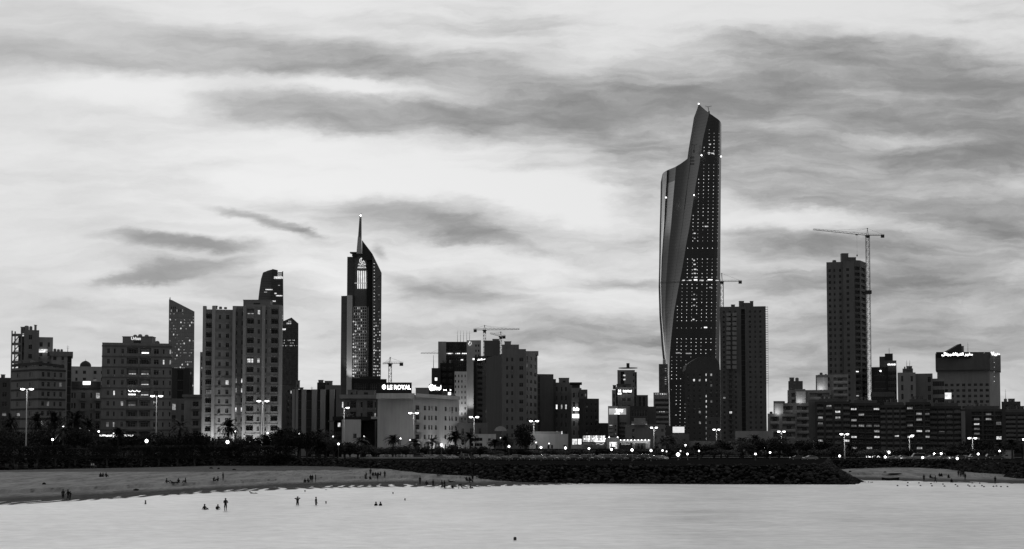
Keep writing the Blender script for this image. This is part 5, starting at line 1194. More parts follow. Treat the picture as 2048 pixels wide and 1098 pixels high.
# ------------------------------------------------------------------ vegetation
def leafmat(v, key):
    m, t, b = newmat('leaves_' + key); oi = t.nodes.new('ShaderNodeNewGeometry'); n = t.nodes.new('ShaderNodeTexNoise'); n.inputs['Scale'].default_value = .8; n.inputs['Detail'].default_value = 3
    t.links.new(oi.outputs['Position'], n.inputs['Vector']); r = t.nodes.new('ShaderNodeMapRange'); r.inputs[1].default_value = .3; r.inputs[2].default_value = .7; r.inputs[3].default_value = v * .5; r.inputs[4].default_value = v * 1.6
    t.links.new(n.outputs[0], r.inputs[0]); t.links.new(r.outputs[0], b.inputs['Base Color']); b.inputs['Roughness'].default_value = .7; b.inputs['Specular IOR Level'].default_value = .2; return m
LEAF = leafmat(.016, 'a'); LEAF2 = leafmat(.026, 'b'); LEAFLIT = leafmat(.08, 'p'); BARK = wall(.06, .9, .4, 'bark', 2)  # third leaf tone: lamp glow on the palms put into the leaf colour
def palm_proto(seed, lf, H=8.5):
    rr = random.Random(seed); tr = MB(); px_ = py_ = 0; pr = .34
    for i in range(8):
        z0, z1 = H * i / 8, H * (i + 1) / 8; qx, qy = px_ + rr.uniform(-.06, .06), py_ + rr.uniform(-.06, .06); tr.tube((px_, py_, z0), (qx, qy, z1), pr, BARK, pr * .9 if i < 6 else pr * 1.1, 8); px_, py_ = qx, qy; pr *= .95
    cr = MB(); li = lf; nf = 48
    for k in range(nf):
        az = k * 2.4 + rr.uniform(-.2, .2); el = R(rr.uniform(5, 80)) if k > 8 else R(rr.uniform(-35, 5)); Lf = rr.uniform(3.0, 4.2); p = Vector((px_, py_, H)); d = Vector((math.cos(az) * math.cos(el), math.sin(az) * math.cos(el), math.sin(el))); seg = 8
        for i in range(seg):
            q = p + d * Lf / seg; cr.tube(p, q, .045, li, .03, 3, False); sd = d.cross(Vector((0, 0, 1))).normalized(); up = sd.cross(d)
            for j in range(3):
                c = p.lerp(q, (j + .5) / 3); ll = .75 * math.sin(math.pi * min(.97, (i + j / 3 + .6) / seg)) + .12
                for s in (-1, 1):
                    e = (sd * s + d * .7 + up * .25 - Vector((0, 0, .35))).normalized() * ll; w = d * .085; cr.face([c - w, c + w, c + e], li)
            p = q; d = (d - Vector((0, 0, .17 + .04 * i))).normalized()
    return tr, cr, H
def bush_proto(seed, lf, rx, rz, H, n=1500, boxy=False):
    rr = random.Random(seed); tr = MB(); hz = H - rz * .7
    tr.tube((0, 0, 0), (rr.uniform(-.2, .2), 0, hz * .6), .3, BARK, .22, 7)
    for k in range(5):
        a = k * 1.26 + rr.random(); tr.tube((0, 0, hz * .5), (math.cos(a) * rx * .5, math.sin(a) * rx * .5, H + rz * .1), .15, BARK, .06, 5)
    cr = MB(); lumps = [(Vector((rr.uniform(-.6, .6) * rx, rr.uniform(-.6, .6) * rx, H + rr.uniform(-.5, .6) * rz)), rr.uniform(.3, .55)) for _ in range(14)]
    for i in range(n):
        if boxy:
            p = Vector((rr.uniform(-1, 1) * rx, rr.uniform(-1, 1) * rx * .7, H + rr.choice((rr.uniform(-1, 1), rr.uniform(.8, 1.06), rr.uniform(-1.05, -.8))) * rz)); p += Vector((rr.gauss(0, .12), rr.gauss(0, .12), rr.gauss(0, .08)))
        else:
            c, s = rr.choice(lumps); d = Vector((rr.gauss(0, 1), rr.gauss(0, 1), rr.gauss(0, 1))).normalized() * (rr.random() ** .4); p = c + Vector((d.x * rx * s, d.y * rx * s, d.z * rz * s * 1.3))
        u = Vector((rr.gauss(0, 1), rr.gauss(0, 1), rr.gauss(0, 1))).normalized(); w = u.orthogonal().normalized(); s = rr.uniform(.16, .42)
        cr.face([p - u * s, p + w * s * .5, p + u * s, p - w * s * .5], lf)
    return tr, cr, H
def plant_inst(name, label, cat, protos, loc, sc, rz, group):
    t = thing(name, label, cat, loc, rz, group); t.scale = (sc[0], sc[0], sc[1]); part('trunk', protos[0], t); part('crown', protos[1], t); return t
def mk(pr): return (pr[0].mesh('trunk'), pr[1].mesh('crown'), pr[2])
PALM = [mk(palm_proto(s, LEAF)) for s in (1, 2, 3)]; PALMLIT = [mk(palm_proto(s, LEAFLIT)) for s in (4, 5)]
BUSH = [mk(bush_proto(s, LEAF if s % 2 else LEAF2, 4.2, 2.6, 5.0)) for s in range(10, 14)]
CLIP = [mk(bush_proto(s, LEAF, 4.2, 1.75, 4.45, 2600, True)) for s in range(20, 23)]
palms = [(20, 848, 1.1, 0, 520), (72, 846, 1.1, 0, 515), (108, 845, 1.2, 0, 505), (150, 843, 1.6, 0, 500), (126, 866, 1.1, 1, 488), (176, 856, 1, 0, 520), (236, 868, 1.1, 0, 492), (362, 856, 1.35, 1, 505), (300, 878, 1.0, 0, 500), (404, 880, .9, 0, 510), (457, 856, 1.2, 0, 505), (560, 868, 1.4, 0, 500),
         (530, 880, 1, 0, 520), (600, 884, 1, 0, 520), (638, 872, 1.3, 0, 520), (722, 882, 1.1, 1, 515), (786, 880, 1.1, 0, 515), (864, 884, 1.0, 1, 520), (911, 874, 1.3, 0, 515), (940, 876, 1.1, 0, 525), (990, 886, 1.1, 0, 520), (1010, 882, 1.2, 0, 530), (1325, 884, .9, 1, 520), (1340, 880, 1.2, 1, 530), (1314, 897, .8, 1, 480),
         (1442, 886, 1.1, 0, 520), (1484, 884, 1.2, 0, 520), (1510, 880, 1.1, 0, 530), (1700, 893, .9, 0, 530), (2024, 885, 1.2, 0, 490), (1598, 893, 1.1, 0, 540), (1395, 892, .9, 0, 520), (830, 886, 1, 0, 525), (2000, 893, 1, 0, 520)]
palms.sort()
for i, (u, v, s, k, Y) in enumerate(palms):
    pr = (PALMLIT if k else PALM)[i % (2 if k else 3)]; h = ZV(v, Y) - 4; g = P(u, HOR, Y)
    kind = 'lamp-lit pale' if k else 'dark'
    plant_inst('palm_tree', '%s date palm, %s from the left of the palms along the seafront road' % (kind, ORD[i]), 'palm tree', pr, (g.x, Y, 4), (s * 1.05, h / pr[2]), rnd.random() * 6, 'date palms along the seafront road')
for i, u in enumerate([-22, 28, 75, 112, 151, 215, 283, 318, 355, 390, 430, 468, 519, 562]):
    Y = 466 + (i % 3) * 2; g = P(u, HOR, Y); z = sand_z(g.x, Y); wob = rnd.uniform(.96, 1.04)
    if i in (4,): wob = .88
    plant_inst('clipped_tree', 'clipped box-shaped tree, %s from the left in the row above the sand' % ORD[i], 'tree', CLIP[i % 3], (g.x, Y, z), (1.08, (8.15 - z) / 6.2 * wob), (i % 2) * math.pi, 'clipped trees above the left beach')
us = [650, 676, 700, 728, 757, 785, 812, 845, 872, 900, 930, 960] + list(range(990, 1345, 27)) 
for i, u in enumerate(us):
    Y = 515 + (i % 2) * 4; g = P(u, HOR, Y); plant_inst('hedge_tree', 'dark bushy hedge tree, %s from the left in the row behind the parked cars' % ORD[i], 'tree', BUSH[i % 4], (g.x, Y, 4), (.95 + .2 * rnd.random(), (.36 if u > 985 else .54) + .06 * rnd.random()), rnd.random() * 6, 'hedge trees behind the car park')
bs = [(4, 858), (22, 866), (40, 862), (62, 868), (88, 858), (112, 864), (140, 854), (168, 856), (186, 868), (205, 874), (228, 878), (248, 874), (268, 868), (288, 872), (304, 866), (322, 866), (345, 872), (366, 868), (385, 864), (412, 874), (428, 878), (445, 874), (462, 877), (480, 872), (498, 877), (516, 874), (545, 866), (560, 866), (578, 860), (596, 866), (614, 862), (632, 868), (652, 864), (668, 876), (690, 884), (716, 888), (1052, 852), (1362, 888), (1398, 890), (1428, 884), (1455, 884), (1486, 880), (1512, 877), (1535, 886), (1558, 874), (1583, 884), (1610, 880), (1640, 878), (1668, 892), (1712, 896), (1750, 902), (1800, 904), (1840, 906), (1885, 896), (1912, 888), (1935, 880), (1960, 882), (1985, 892), (2020, 888), (2045, 884)]
for i, (u, s) in enumerate(bs):
    Y = 490 + (i % 3) * 6 if u < 1000 or u > 1100 else 545
    if u > 1300: Y = 500 + (i % 4) * 6
    g = P(u, HOR, Y); plant_inst('broadleaf_tree', 'dark rounded street tree, %s from the left among the trees below the buildings' % ORD[i], 'tree', BUSH[(i * 3 + 1) % 4], (g.x, Y, 4), (1.0 + .35 * rnd.random(), (ZV(s, Y) - 4) / 7.7), rnd.random() * 6, 'street trees in front of the buildings')
for i, u in enumerate(list(range(1376, 1735, 26))):
    Y = 492 + (i % 3) * 5; g = P(u, HOR, Y); plant_inst('shrub', 'low dark shrub, %s from the left under the trees right of the brightest park lamp' % ORD[i], 'shrub', BUSH[(i + 1) % 4], (g.x, Y, 4), (.8 + .3 * rnd.random(), .26 + .16 * rnd.random()), rnd.random() * 6, 'shrubs under the park trees')
for i, u in enumerate(range(640, 1350, 38)):
    Y = 530; g = P(u, HOR, Y); plant_inst('clipped_hedge', 'low clipped hedge, %s from the left behind the trees of the car park' % ORD[i], 'hedge', CLIP[i % 3], (g.x, Y, 4), (.95, .50), (i % 2) * math.pi, 'low hedges behind the car park')
rs = [1735, 1765, 1795, 1825, 1860, 1890, 1915, 1940, 1965, 1990]
for i, u in enumerate(rs):
    Y = 478; g = P(u, HOR, Y); plant_inst('hedge_tree', 'low dark hedge bush, %s from the left behind the right-hand beach' % ORD[i], 'bush', BUSH[(i + 2) % 4], (g.x, Y, 4), (.9, .42), rnd.random() * 6, 'hedge bushes behind the right-hand beach')
# ------------------------------------------------------------------ lamps
def globe_lamp(i, u, v, Y, W_, z0=4.0, r=.32, lab=None, em=None):
    g = P(u, HOR, Y); top = ZV(v, Y); t = thing('globe_lamp', lab, 'lamp post', (g.x, Y, z0), 0, 'globe lamps along the seafront'); H = top - z0
    mb = MB(); mb.tube((0, 0, 0), (0, 0, .5), .18, METAL, .14, 8); mb.tube((0, 0, .5), (0, 0, H - r * .8), .10, METAL, .07, 8); mb.obj('pole', t)
    mb = MB(); mb.lathe([(r * math.cos(a), r * math.sin(a)) for a in [math.pi * (k / 8 - .5) for k in range(9)]], em or LAMPG, n=12); part('lamp_globe', mb.mesh('lamp_globe', True), t, (0, 0, H))
    lamp_light(t, (0, 0, H + r + .15), W_, .2); return t
gl = [(52 + 53, 879, 484, .8), (126, 854, 520, .55), (160, 856, 540, .3), (178, 861, 540, .3), (197, 863, 535, .6), (224, 856, 540, .4), (293, 882, 486, 1.3), (312, 858, 540, .4), (455, 884, 486, 1.2), (470, 863, 535, .45), (535, 866, 540, .4), (599, 868, 535, .5), (625, 876, 500, .25), (666, 873, 500, .3), (677, 888, 462, .5), (801, 877, 520, .4), (883, 890, 425, .7),
      (1018, 893, 430, .5), (1082, 895, 428, .5), (1131, 896, 426, .6), (1178, 897, 424, .45), (1223, 899, 422, .45), (1264, 900, 420, .7), (1302, 901, 418, .6), (1325, 901, 470, .4), (1333, 903, 490, .25), (1356, 909, 450, 1.6), (1361, 902, 490, .35), (1366, 894, 520, .4), (1371, 891, 520, .8), (1375, 908, 450, .4), (1398, 902, 470, .35), (1511, 908, 450, .4), (1529, 895, 520, .4), (1540, 905, 480, .5),
      (1598, 890, 520, .4), (1624, 891, 520, .3), (1679, 912, 450, .6), (1770, 914, 450, .7), (1777, 905, 480, 1.6), (1845, 915, 450, .7), (1882, 907, 460, .6), (1914, 917, 455, .8), (1922, 914, 470, .6), (1956, 908, 455, .6), (1999, 902, 470, .4), (2047, 879, 480, .5), (728, 873, 530, .3), (820, 880, 530, .3), (1001, 876, 530, .3), (1072, 885, 520, .3), (1098, 887, 520, .3)]
gl.sort()
for i, (u, v, Y, s) in enumerate(gl):
    globe_lamp(i, u, v, Y, 90 * s * (1.6 if s > .9 else 1), lab='%slit globe lamp, %s from the left of all globe lamps' % ('very bright ' if s > .9 else ('small ' if s < .35 else ''), ORD[i]), r=(.20 + .22 * s) if s < 1 else .55, em=LAMPG if s > .38 else LIT[4])
def street_lamp(i, u, v, Y, arms=2, s=1.0):
    g = P(u, HOR, Y); top = ZV(v, Y); H = top - 4; t = thing('street_lamp', '%s tall street lamp, %s from the left' % ('twin-headed' if arms == 2 else 'single-headed', ORD[i]), 'street lamp', (g.x, Y, 4), 0, 'tall street lamps along the coast road')
    mb = MB(); mb.tube((0, 0, 0), (0, 0, 1), .32, TRIM, .3, 8); mb.tube((0, 0, 1), (0, 0, H), .24, wall(.5, .5, .1, 'galv'), .12, 8); mb.obj('pole', t)
    for sgn in ((-1, 1) if arms == 2 else (1,)):
        ar = MB(); ar.tube((0, 0, H - .1), (sgn * 1.1 * s, 0, H + .12), .09, TRIM, .07, 6); ao = ar.obj('lamp_arm', t)
        hd = MB(); x0 = sgn * .65 * s; x1 = sgn * 2.2 * s; hd.box((min(x0, x1), -.3, H + .12), (max(x0, x1), .3, H + .3), TRIM); xc, hw_ = (x0 + x1) / 2, abs(x1 - x0) / 2; hd.lathe([(0, -.34), (.16, -.31), (.3, -.18), (.34, 0), (.3, .1)], emis(7, .05, 'sl'), n=12); k0 = 8; hd.v[k0:] = [(xc + x / .34 * hw_, y * .9, z + H + .02) for x, y, z in hd.v[k0:]]; hd.obj('lamp_head', t)
    lamp_light(t, (0, -3, H - .6), 650 * s, .4); return t
for i, (u, v, Y, a) in enumerate([(52, 778, 478, 2), (312, 792, 500, 2), (525, 802, 515, 2), (688, 815.5, 530, 1), (827, 826, 540, 2), (948, 834, 550, 2), (1068, 842, 560, 2), (1308, 855, 600, 2), (1433, 859, 615, 2), (1563, 863, 545, 2), (1689, 868, 490, 2), (1819, 871, 488, 1), (1945, 876, 486, 2)]):
    street_lamp(i, u, v, Y, a, 1.0 if u < 600 else (.85 if u < 1200 else .7))
# ------------------------------------------------------------------ cars
def car_proto(kind, paint):
    t = bpy.data.objects.new('parked_car', None); COL.objects.link(t)
    L_, Wd, H = {'sedan': (4.6, 1.8, 1.45), 'suv': (4.8, 1.95, 1.85), 'van': (4.9, 1.95, 2.1)}[kind]
    low = [(-L_ / 2, .3), (-L_ / 2, .75), (-L_ / 2 + .1, .9), (-L_ * .2, 1.0), (L_ * .42, 1.02), (L_ / 2, .9), (L_ / 2, .35)]
    cab = {'sedan': [(-L_ * .24, 1.0), (-L_ * .10, H - .03), (L_ * .16, H), (L_ * .38, 1.0)], 'suv': [(-L_ * .24, 1.0), (-L_ * .12, H - .03), (L_ * .42, H), (L_ * .48, 1.02)], 'van': [(-L_ * .36, 1.0), (-L_ * .2, H - .03), (L_ * .47, H), (L_ * .495, 1.0)]}[kind]
    b = MB(); w = Wd / 2
    def ext(pts, w0, w1, m):   # x along the car, nose towards -x
        n = len(pts); zmx = max(p[1] for p in pts); zmn = min(p[1] for p in pts); ww = lambda z: w0 + (w1 - w0) * (z - zmn) / (zmx - zmn)
        b.face([(x, -ww(z), z) for x, z in reversed(pts)], m); b.face([(x, ww(z), z) for x, z in pts], m)
        for j in range(n): (x, z), (x2, z2) = pts[j], pts[(j + 1) % n]; b.face([(x, -ww(z), z), (x2, -ww(z2), z2), (x2, ww(z2), z2), (x, ww(z), z)], m)
    ext(low, w, w * .96, paint); ext(cab, w * .93, w * .72, paint); b.obj('body', t)
    g = MB(); G_ = glassm(.012, .08, 'car', 0.0, .25); c0, c1, c2, c3 = cab
    def lerp(a, c, s): return (a[0] + (c[0] - a[0]) * s, a[1] + (c[1] - a[1]) * s)
    for y, s in ((-1, 1), (1, -1)):
        a, d, e, f = lerp(c0, c1, .12), lerp(c0, c1, .88), lerp(c3, c2, .88), lerp(c3, c2, .12); yy = lambda z: s * -1 * (w * .93 + (w * .72 - w * .93) * (z - 1.0) / (H - 1.0)) * 1.01
        g.face([(a[0] + .12, yy(a[1]), a[1]), (f[0] - .1, yy(f[1]), f[1]), (e[0] - .1, yy(e[1]), e[1]), (d[0] + .12, yy(d[1]), d[1])], G_)
    for p, q_, s in ((c0, c1, -1), (c3, c2, 1)):
        a, d = lerp(p, q_, .1), lerp(p, q_, .9); o = .012 * s; g.face([(a[0] + o, -w * .82, a[1] + .01), (a[0] + o, w * .82, a[1] + .01), (d[0] + o, w * .66, d[1] + .01), (d[0] + o, -w * .66, d[1] + .01)], G_)
    g.obj('windows', t)
    for x in (-L_ * .31, L_ * .3):
        for y in (-w + .08, w - .08):
            k = MB(); s = 1 if y > 0 else -1; k.tube((0, -.11, 0), (0, .11, 0), .33, DK2, n=14); wo_ = k.obj('wheel', t, loc=(x, y, .33)); k = MB(); k.tube((0, s * .112, 0), (0, s * .13, 0), .2, PALE, n=10); k.obj('rim', wo_)
    for y in (-w * .72, w * .72):
        k = MB(); k.box((-L_ / 2 - .03, y - .16, .62), (-L_ / 2 + .05, y + .16, .78), WHITE); k.obj('headlight', t); k = MB(); k.box((L_ / 2 - .05, y - .13, .68), (L_ / 2 + .02, y + .13, .84), MID); k.obj('tail_light', t)
    return t
def paint(v, k):
    m, t, b = newmat('car_paint_' + k); n = t.nodes.new('ShaderNodeTexNoise'); n.inputs['Scale'].default_value = 2; r = t.nodes.new('ShaderNodeMapRange'); r.inputs[3].default_value = v * .8; r.inputs[4].default_value = v * 1.2
    t.links.new(n.outputs[0], r.inputs[0]); t.links.new(r.outputs[0], b.inputs['Base Color']); b.inputs['Roughness'].default_value = .25; b.inputs['Coat Weight'].default_value = .8; b.inputs['Coat Roughness'].default_value = .08; return m
CARP = [(car_proto('sedan', paint(.25, 'white')), 'white saloon'), (car_proto('suv', paint(.03, 'black')), 'dark off-roader'), (car_proto('sedan', paint(.09, 'silver')), 'silver saloon'), (car_proto('suv', paint(.08, 'pale')), 'pale off-roader'), (car_proto('van', paint(.3, 'van')), 'white van'), (car_proto('sedan', paint(.05, 'dark')), 'black saloon')]
used = set(); nlab = {}
def car(k, x, y, z, rz, where):
    pr, nm = CARP[k]; c = pr if k not in used else copy_tree(pr); used.add(k); c.location = (x, y, z); c.rotation_euler = (0, 0, rz)
    tag(c, '%s parked %s' % (nm, where), 'car', 'cars parked along the seafront')
i = 0
for row, (Yc, u0, u1, st) in enumerate(((441, 990, 1335, 23), (455, 978, 1345, 23))):
    u = u0
    while u < u1:
        g = P(u, HOR, Yc); k = rnd.choice((0, 5, 1, 2, 3, 5, 2, 1, 5)); car(k, g.x, Yc + rnd.uniform(-.4, .4), 4.01, R(90 + 32) + rnd.uniform(-.05, .05), '%s from the left in the %s row of the packed car park' % (ORD[int((u - u0) / st + .01)], ('front', 'back')[row])); u += st
for i, (u, Yc, k, rz) in enumerate([(738, 508, 0, 90), (772, 508, 2, 100), (800, 507, 5, 90), (842, 507, 3, 130), (868, 488, 0, 140), (886, 478, 2, 140), (905, 470, 0, 130), (930, 470, 1, 120), (950, 466, 5, 120)]):
    g = P(u, HOR, Yc); car(k, g.x, Yc, 4.01, R(rz), '%s from the left among the cars behind the low kerb wall' % ORD[i])
for i, (u, Yc, k, rz) in enumerate([(1594, 455, 5, 0), (1620, 452, 0, 15), (1789, 462, 0, 0), (1804, 460, 0, 5), (1834, 462, 4, 0), (1847, 464, 3, 0), (1862, 458, 0, 10), (1875, 466, 4, 0), (1886, 460, 2, 0), (1919, 460, 5, 0), (1930, 462, 0, 40), (1945, 459, 1, 0), (1960, 462, 5, 0), (1978, 463, 1, 0), (1992, 461, 5, 0)]):
    g = P(u, HOR, Yc); car(k, g.x, Yc, 4.01, R(rz), '%s from the left above the right-hand beach' % ORD[i])
for k, (pr, nm) in enumerate(CARP):
    if k not in used: g = P(700 + 6 * k, HOR, 509); car(k, g.x, 509, 4.01, R(0), 'on its own left of the low kerb wall')
# ------------------------------------------------------------------ people
CLO = {'dark': wall(.03, .9, .3, 'c1', 3), 'black': wall(.015, .9, .3, 'c0', 3), 'grey': wall(.12, .9, .3, 'c2', 3), 'white': wall(.6, .9, .2, 'c3', 3)}
SKIN = wall(.12, .6, .15, 'skin', 3); HAIR = wall(.015, .7, .2, 'hair', 5)
def skinned(verts, edges, root, name, mats, zone):
    me = bpy.data.meshes.new(name); me.from_pydata([v[:3] for v in verts], edges, []); o = bpy.data.objects.new(name, me); COL.objects.link(o)
    o.modifiers.new('s', 'SKIN'); sv = me.skin_vertices[0].data if me.skin_vertices else None
    if sv is None:
        return None
    for i, v in enumerate(verts): sv[i].radius = (v[3] * 1.18, v[3] * 1.18) if len(v) < 5 else (v[3] * 1.22, v[4] * 1.22)
    for i in range(len(verts)): sv[i].use_root = (i == root)
    sb = o.modifiers.new('b', 'SUBSURF'); sb.levels = 1; sb.render_levels = 1
    m2 = bpy.data.meshes.new_from_object(o.evaluated_get(bpy.context.evaluated_depsgraph_get())); bpy.data.objects.remove(o); m2.name = name
    m2.materials.clear()
    for m in mats: m2.materials.append(m)
    for p in m2.polygons: p.material_index = zone(p.center); p.use_smooth = True
    return m2
def body(pose):
    """joints for a 1.75 m person looking towards -y; returns verts, edges, head centre"""
    V = []; E_ = []
    def v(x, y, z, r, r2=None, link=None):
        V.append((x, y, z, r) if r2 is None else (x, y, z, r, r2)); i = len(V) - 1
        if link is not None: E_.append((link, i))
        return i
    J = POSES[pose]; P0_ = J['pelvis']; C1 = J['chest']; N1 = J['neck']; H1 = J['head']
    a = v(*P0_, .15, .12); m = v(*[(p + q) / 2 for p, q in zip(P0_, C1)], .13, .105, a); c = v(*C1, .17, .12, m); n = v(*N1, .055, .055, c); h0 = v(*[p * .45 + q * .55 for p, q in zip(N1, H1)], .07, .075, n); h = v(*H1, .085, .1, h0); t = v(H1[0], H1[1] + .01, H1[2] + .09, .06, .07, h)
    v(H1[0], H1[1] - .1, H1[2] - .02, .016, .016, h)
    for s, key in ((-1, 'L'), (1, 'R')):
        k = J['leg' + key]; x = v(*k[0], .085, .085, a); x = v(*[(p + q) / 2 for p, q in zip(k[0], k[1])], .08, .08, x); x = v(*k[1], .058, .058, x); x = v(*k[2], .038, .038, x); f = k[3]; v(*f, .035, .03, x)
        k = J['arm' + key]; x = v(*k[0], .06, .06, c); x = v(*k[1], .042, .042, x); x = v(*k[2], .028, .028, x); e = (Vector(k[2]) - Vector(k[1])).normalized(); hd = Vector(k[2]) + e * .07; y = v(*hd, .034, .02, x)
        for q in range(4): fo = hd + e * (.075 + .01 * (q in (1, 2))) + Vector((0, (q - 1.5) * .022, -.008 * q)); v(*fo, .009, .009, y)
        th = Vector(k[2]) + e * .06 + Vector((0, -.055, 0)); v(*th, .011, .011, x)
    return V, E_, H1
sy = lambda k: tuple((-p[0], p[1], p[2]) for p in k)
AR = ((.2, .0, 1.42), (.26, .03, 1.14), (.25, -.08, .9)); LG = ((.1, 0, .9), (.11, -.02, .5), (.11, .03, .09), (.12, -.14, .04))
POSES = {
 'stand': dict(pelvis=(0, 0, .95), chest=(0, 0, 1.32), neck=(0, 0, 1.52), head=(0, -.02, 1.64), legR=LG, legL=sy(LG), armR=AR, armL=sy(AR)),
 'walk': dict(pelvis=(0, 0, .93), chest=(0, -.03, 1.31), neck=(0, -.05, 1.51), head=(0, -.08, 1.63), legR=((.1, 0, .9), (.11, -.2, .5), (.11, -.3, .09), (.12, -.47, .05)), legL=((-.1, 0, .9), (-.1, .1, .48), (-.1, .34, .14), (-.1, .25, .04)), armR=((.2, 0, 1.41), (.25, .15, 1.15), (.24, .1, .9)), armL=((-.2, 0, 1.41), (-.25, -.12, 1.14), (-.22, -.3, .98))),
 'folded': dict(pelvis=(0, 0, .95), chest=(0, .02, 1.32), neck=(0, 0, 1.52), head=(0, -.04, 1.64), legR=LG, legL=sy(LG), armR=((.2, 0, 1.42), (.3, -.05, 1.15), (.06, -.2, 1.15)), armL=((-.2, 0, 1.42), (-.27, -.08, 1.16), (-.08, -.22, 1.2))),
 'hands_head': dict(pelvis=(0, 0, .95), chest=(0, 0, 1.32), neck=(0, 0, 1.52), head=(.02, -.02, 1.64), legR=LG, legL=sy(LG), armR=((.2, 0, 1.43), (.42, .0, 1.5), (.2, -.05, 1.6)), armL=((-.2, 0, 1.43), (-.46, 0, 1.46), (-.22, -.05, 1.55))),
 'sit': dict(pelvis=(0, 0, .12), chest=(0, .02, .52), neck=(0, -.02, .72), head=(0, -.05, .85), legR=((.1, -.02, .1), (.2, -.4, .42), (.16, -.6, .07), (.16, -.75, .04)), legL=((-.1, -.02, .1), (-.22, -.38, .38), (-.16, -.62, .07), (-.16, -.77, .04)), armR=((.2, 0, .62), (.27, -.16, .4), (.2, -.4, .44)), armL=((-.2, 0, .62), (-.28, .12, .36), (-.3, .25, .07))),
 'cross': dict(pelvis=(0, 0, .12), chest=(0, -.05, .5), neck=(0, -.12, .69), head=(0, -.18, .81), legR=((.1, -.02, .1), (.38, -.3, .16), (.05, -.42, .07), (-.08, -.46, .05)), legL=((-.1, -.02, .1), (-.38, -.3, .16), (-.05, -.5, .07), (.08, -.54, .05)), armR=((.2, -.05, .6), (.3, -.2, .36), (.14, -.4, .26)), armL=((-.2, -.05, .6), (-.3, -.2, .36), (-.12, -.42, .26))),
 'chair': dict(pelvis=(0, 0, .5), chest=(0, .16, .86), neck=(0, .18, 1.06), head=(0, .14, 1.18), legR=((.1, -.04, .48), (.13, -.46, .5), (.13, -.6, .09), (.13, -.75, .05)), legL=((-.1, -.04, .48), (-.13, -.46, .5), (-.13, -.62, .09), (-.13, -.77, .05)), armR=((.2, .14, .96), (.27, 0, .72), (.22, -.25, .66)), armL=((-.2, .14, .96), (-.27, 0, .72), (-.22, -.25, .66))),
 'bend': dict(pelvis=(0, .1, .85), chest=(0, -.25, 1.0), neck=(0, -.42, 1.02), head=(0, -.52, .95), legR=((.1, .1, .82), (.13, .0, .45), (.13, .1, .09), (.13, -.06, .04)), legL=((-.1, .1, .82), (-.13, 0, .45), (-.13, .12, .09), (-.13, -.04, .04)), armR=((.19, -.3, 1.0), (.2, -.4, .7), (.12, -.48, .45)), armL=((-.19, -.3, 1.0), (-.2, -.4, .7), (-.12, -.48, .45))),
 'lie': dict(pelvis=(0, 0, .12), chest=(0, .38, .2), neck=(0, .56, .32), head=(0, .66, .42), legR=((.1, -.05, .12), (.12, -.48, .22), (.12, -.88, .06), (.13, -.95, .14)), legL=((-.1, -.05, .12), (-.14, -.48, .14), (-.14, -.9, .06), (-.15, -.97, .15)), armR=((.2, .4, .22), (.3, .5, .06), (.34, .24, .04)), armL=((-.2, .4, .22), (-.3, .5, .06), (-.34, .24, .04))),
}
PM = {}
def person(u, v, pose, label, cloth='dark', rz=None, z=None, sink=0.0, group=None, sc=1.0, Y=None, hair=True):
    g = G(u, v, 0.0) if z is not None or sink else None
    if g is None:   # find the sand under this pixel
        lo, hi = 190.0, 470.0
        best = None; Yq = lo
        while Yq < hi:
            q = P(u, v, Yq)
            if q.z <= max(sand_z(q.x, Yq), 0): best = q; break
            Yq += .5
        g = best or G(u, v, 1.5); g = Vector((g.x, g.y, max(-.12, sand_z(g.x, g.y))))
    key = (pose, cloth)
    if key not in PM:
        V, E_, H1 = body(pose); hz = H1[2]
        def zone(c):
            if (c - Vector(H1)).length < .2 and c.z > H1[2] - .13: return 0
            if pose in ('stand', 'walk', 'folded', 'hands_head'):
                if abs(c.x) > .2 and c.z < 1.12 and c.z > .7: return 0
                return 0 if c.z < .42 and cloth != 'black' else (2 if c.z < .98 else 1)
            return 1
        me = skinned(V, E_, 0, 'body', [SKIN, CLO[cloth], CLO['black' if cloth in ('dark', 'black') else 'dark']], zone)
        hm = MB(); hm.lathe([(.0, .135), (.06, .125), (.1, .08), (.115, .02), (.105, -.05), (.075, -.09), (.07, -.07)], HAIR, (H1[0], H1[1] + .03, H1[2] + .015), 12)
        PM[key] = (me, hm.mesh('hair', True))
    me, hm = PM[key]; t = bpy.data.objects.new('person', me); COL.objects.link(t); t.location = (g.x, g.y, g.z - sink - .01); t.scale = (sc,) * 3
    t.rotation_euler = (0, 0, rnd.uniform(-2.5, 2.5) if rz is None else R(rz)); part('hair', hm, t); tag(t, label, 'person', group or 'people on the beach'); return t
person(451, 1021, 'folded', 'person standing ankle-deep in the water in dark shirt and shorts, nearest of all bathers', 'dark', 20, sink=.12, sc=1.02)
person(595, 1010, 'hands_head', 'person standing knee-deep with both hands raised to the head', 'dark', 15, sink=.5)
person(632, 1010, 'stand', 'person standing knee-deep beside the one with raised hands', 'dark', 75, sink=.55)
for (u, v, lab, sk, ps, rz) in [(409, 1019, 'bather sitting in the water left of the standing man, turned sideways', 0, 'sit', 60), (435, 1019, 'bather splashing in the water just left of the standing man', 0, 'cross', 30)]: person(u, v, ps, lab, 'dark', rz, sink=.22, z=0, group='bathers in the shallow water')
for (u, v, lab) in [(652, 1007, 'swimmer head right of the two knee-deep people'), (752, 1011, 'swimmer low in the water in the middle of the near bay'), (761, 1011, 'swimmer close beside another in the middle of the near bay'), (786, 988, 'swimmer head near the sandy edge below the picnic group'), (810, 1001, 'swimmer head farthest right in the near bay'), (610, 984, 'swimmer head close to the sand above the knee-deep people'), (291, 1008, 'swimmer low in the water at the left')]:
    person(u, v, 'stand', lab, 'black', 90 if v != 1011 else 40, sink=1.42 if v not in (1011, 1008) else 1.2, group='bathers in the shallow water')
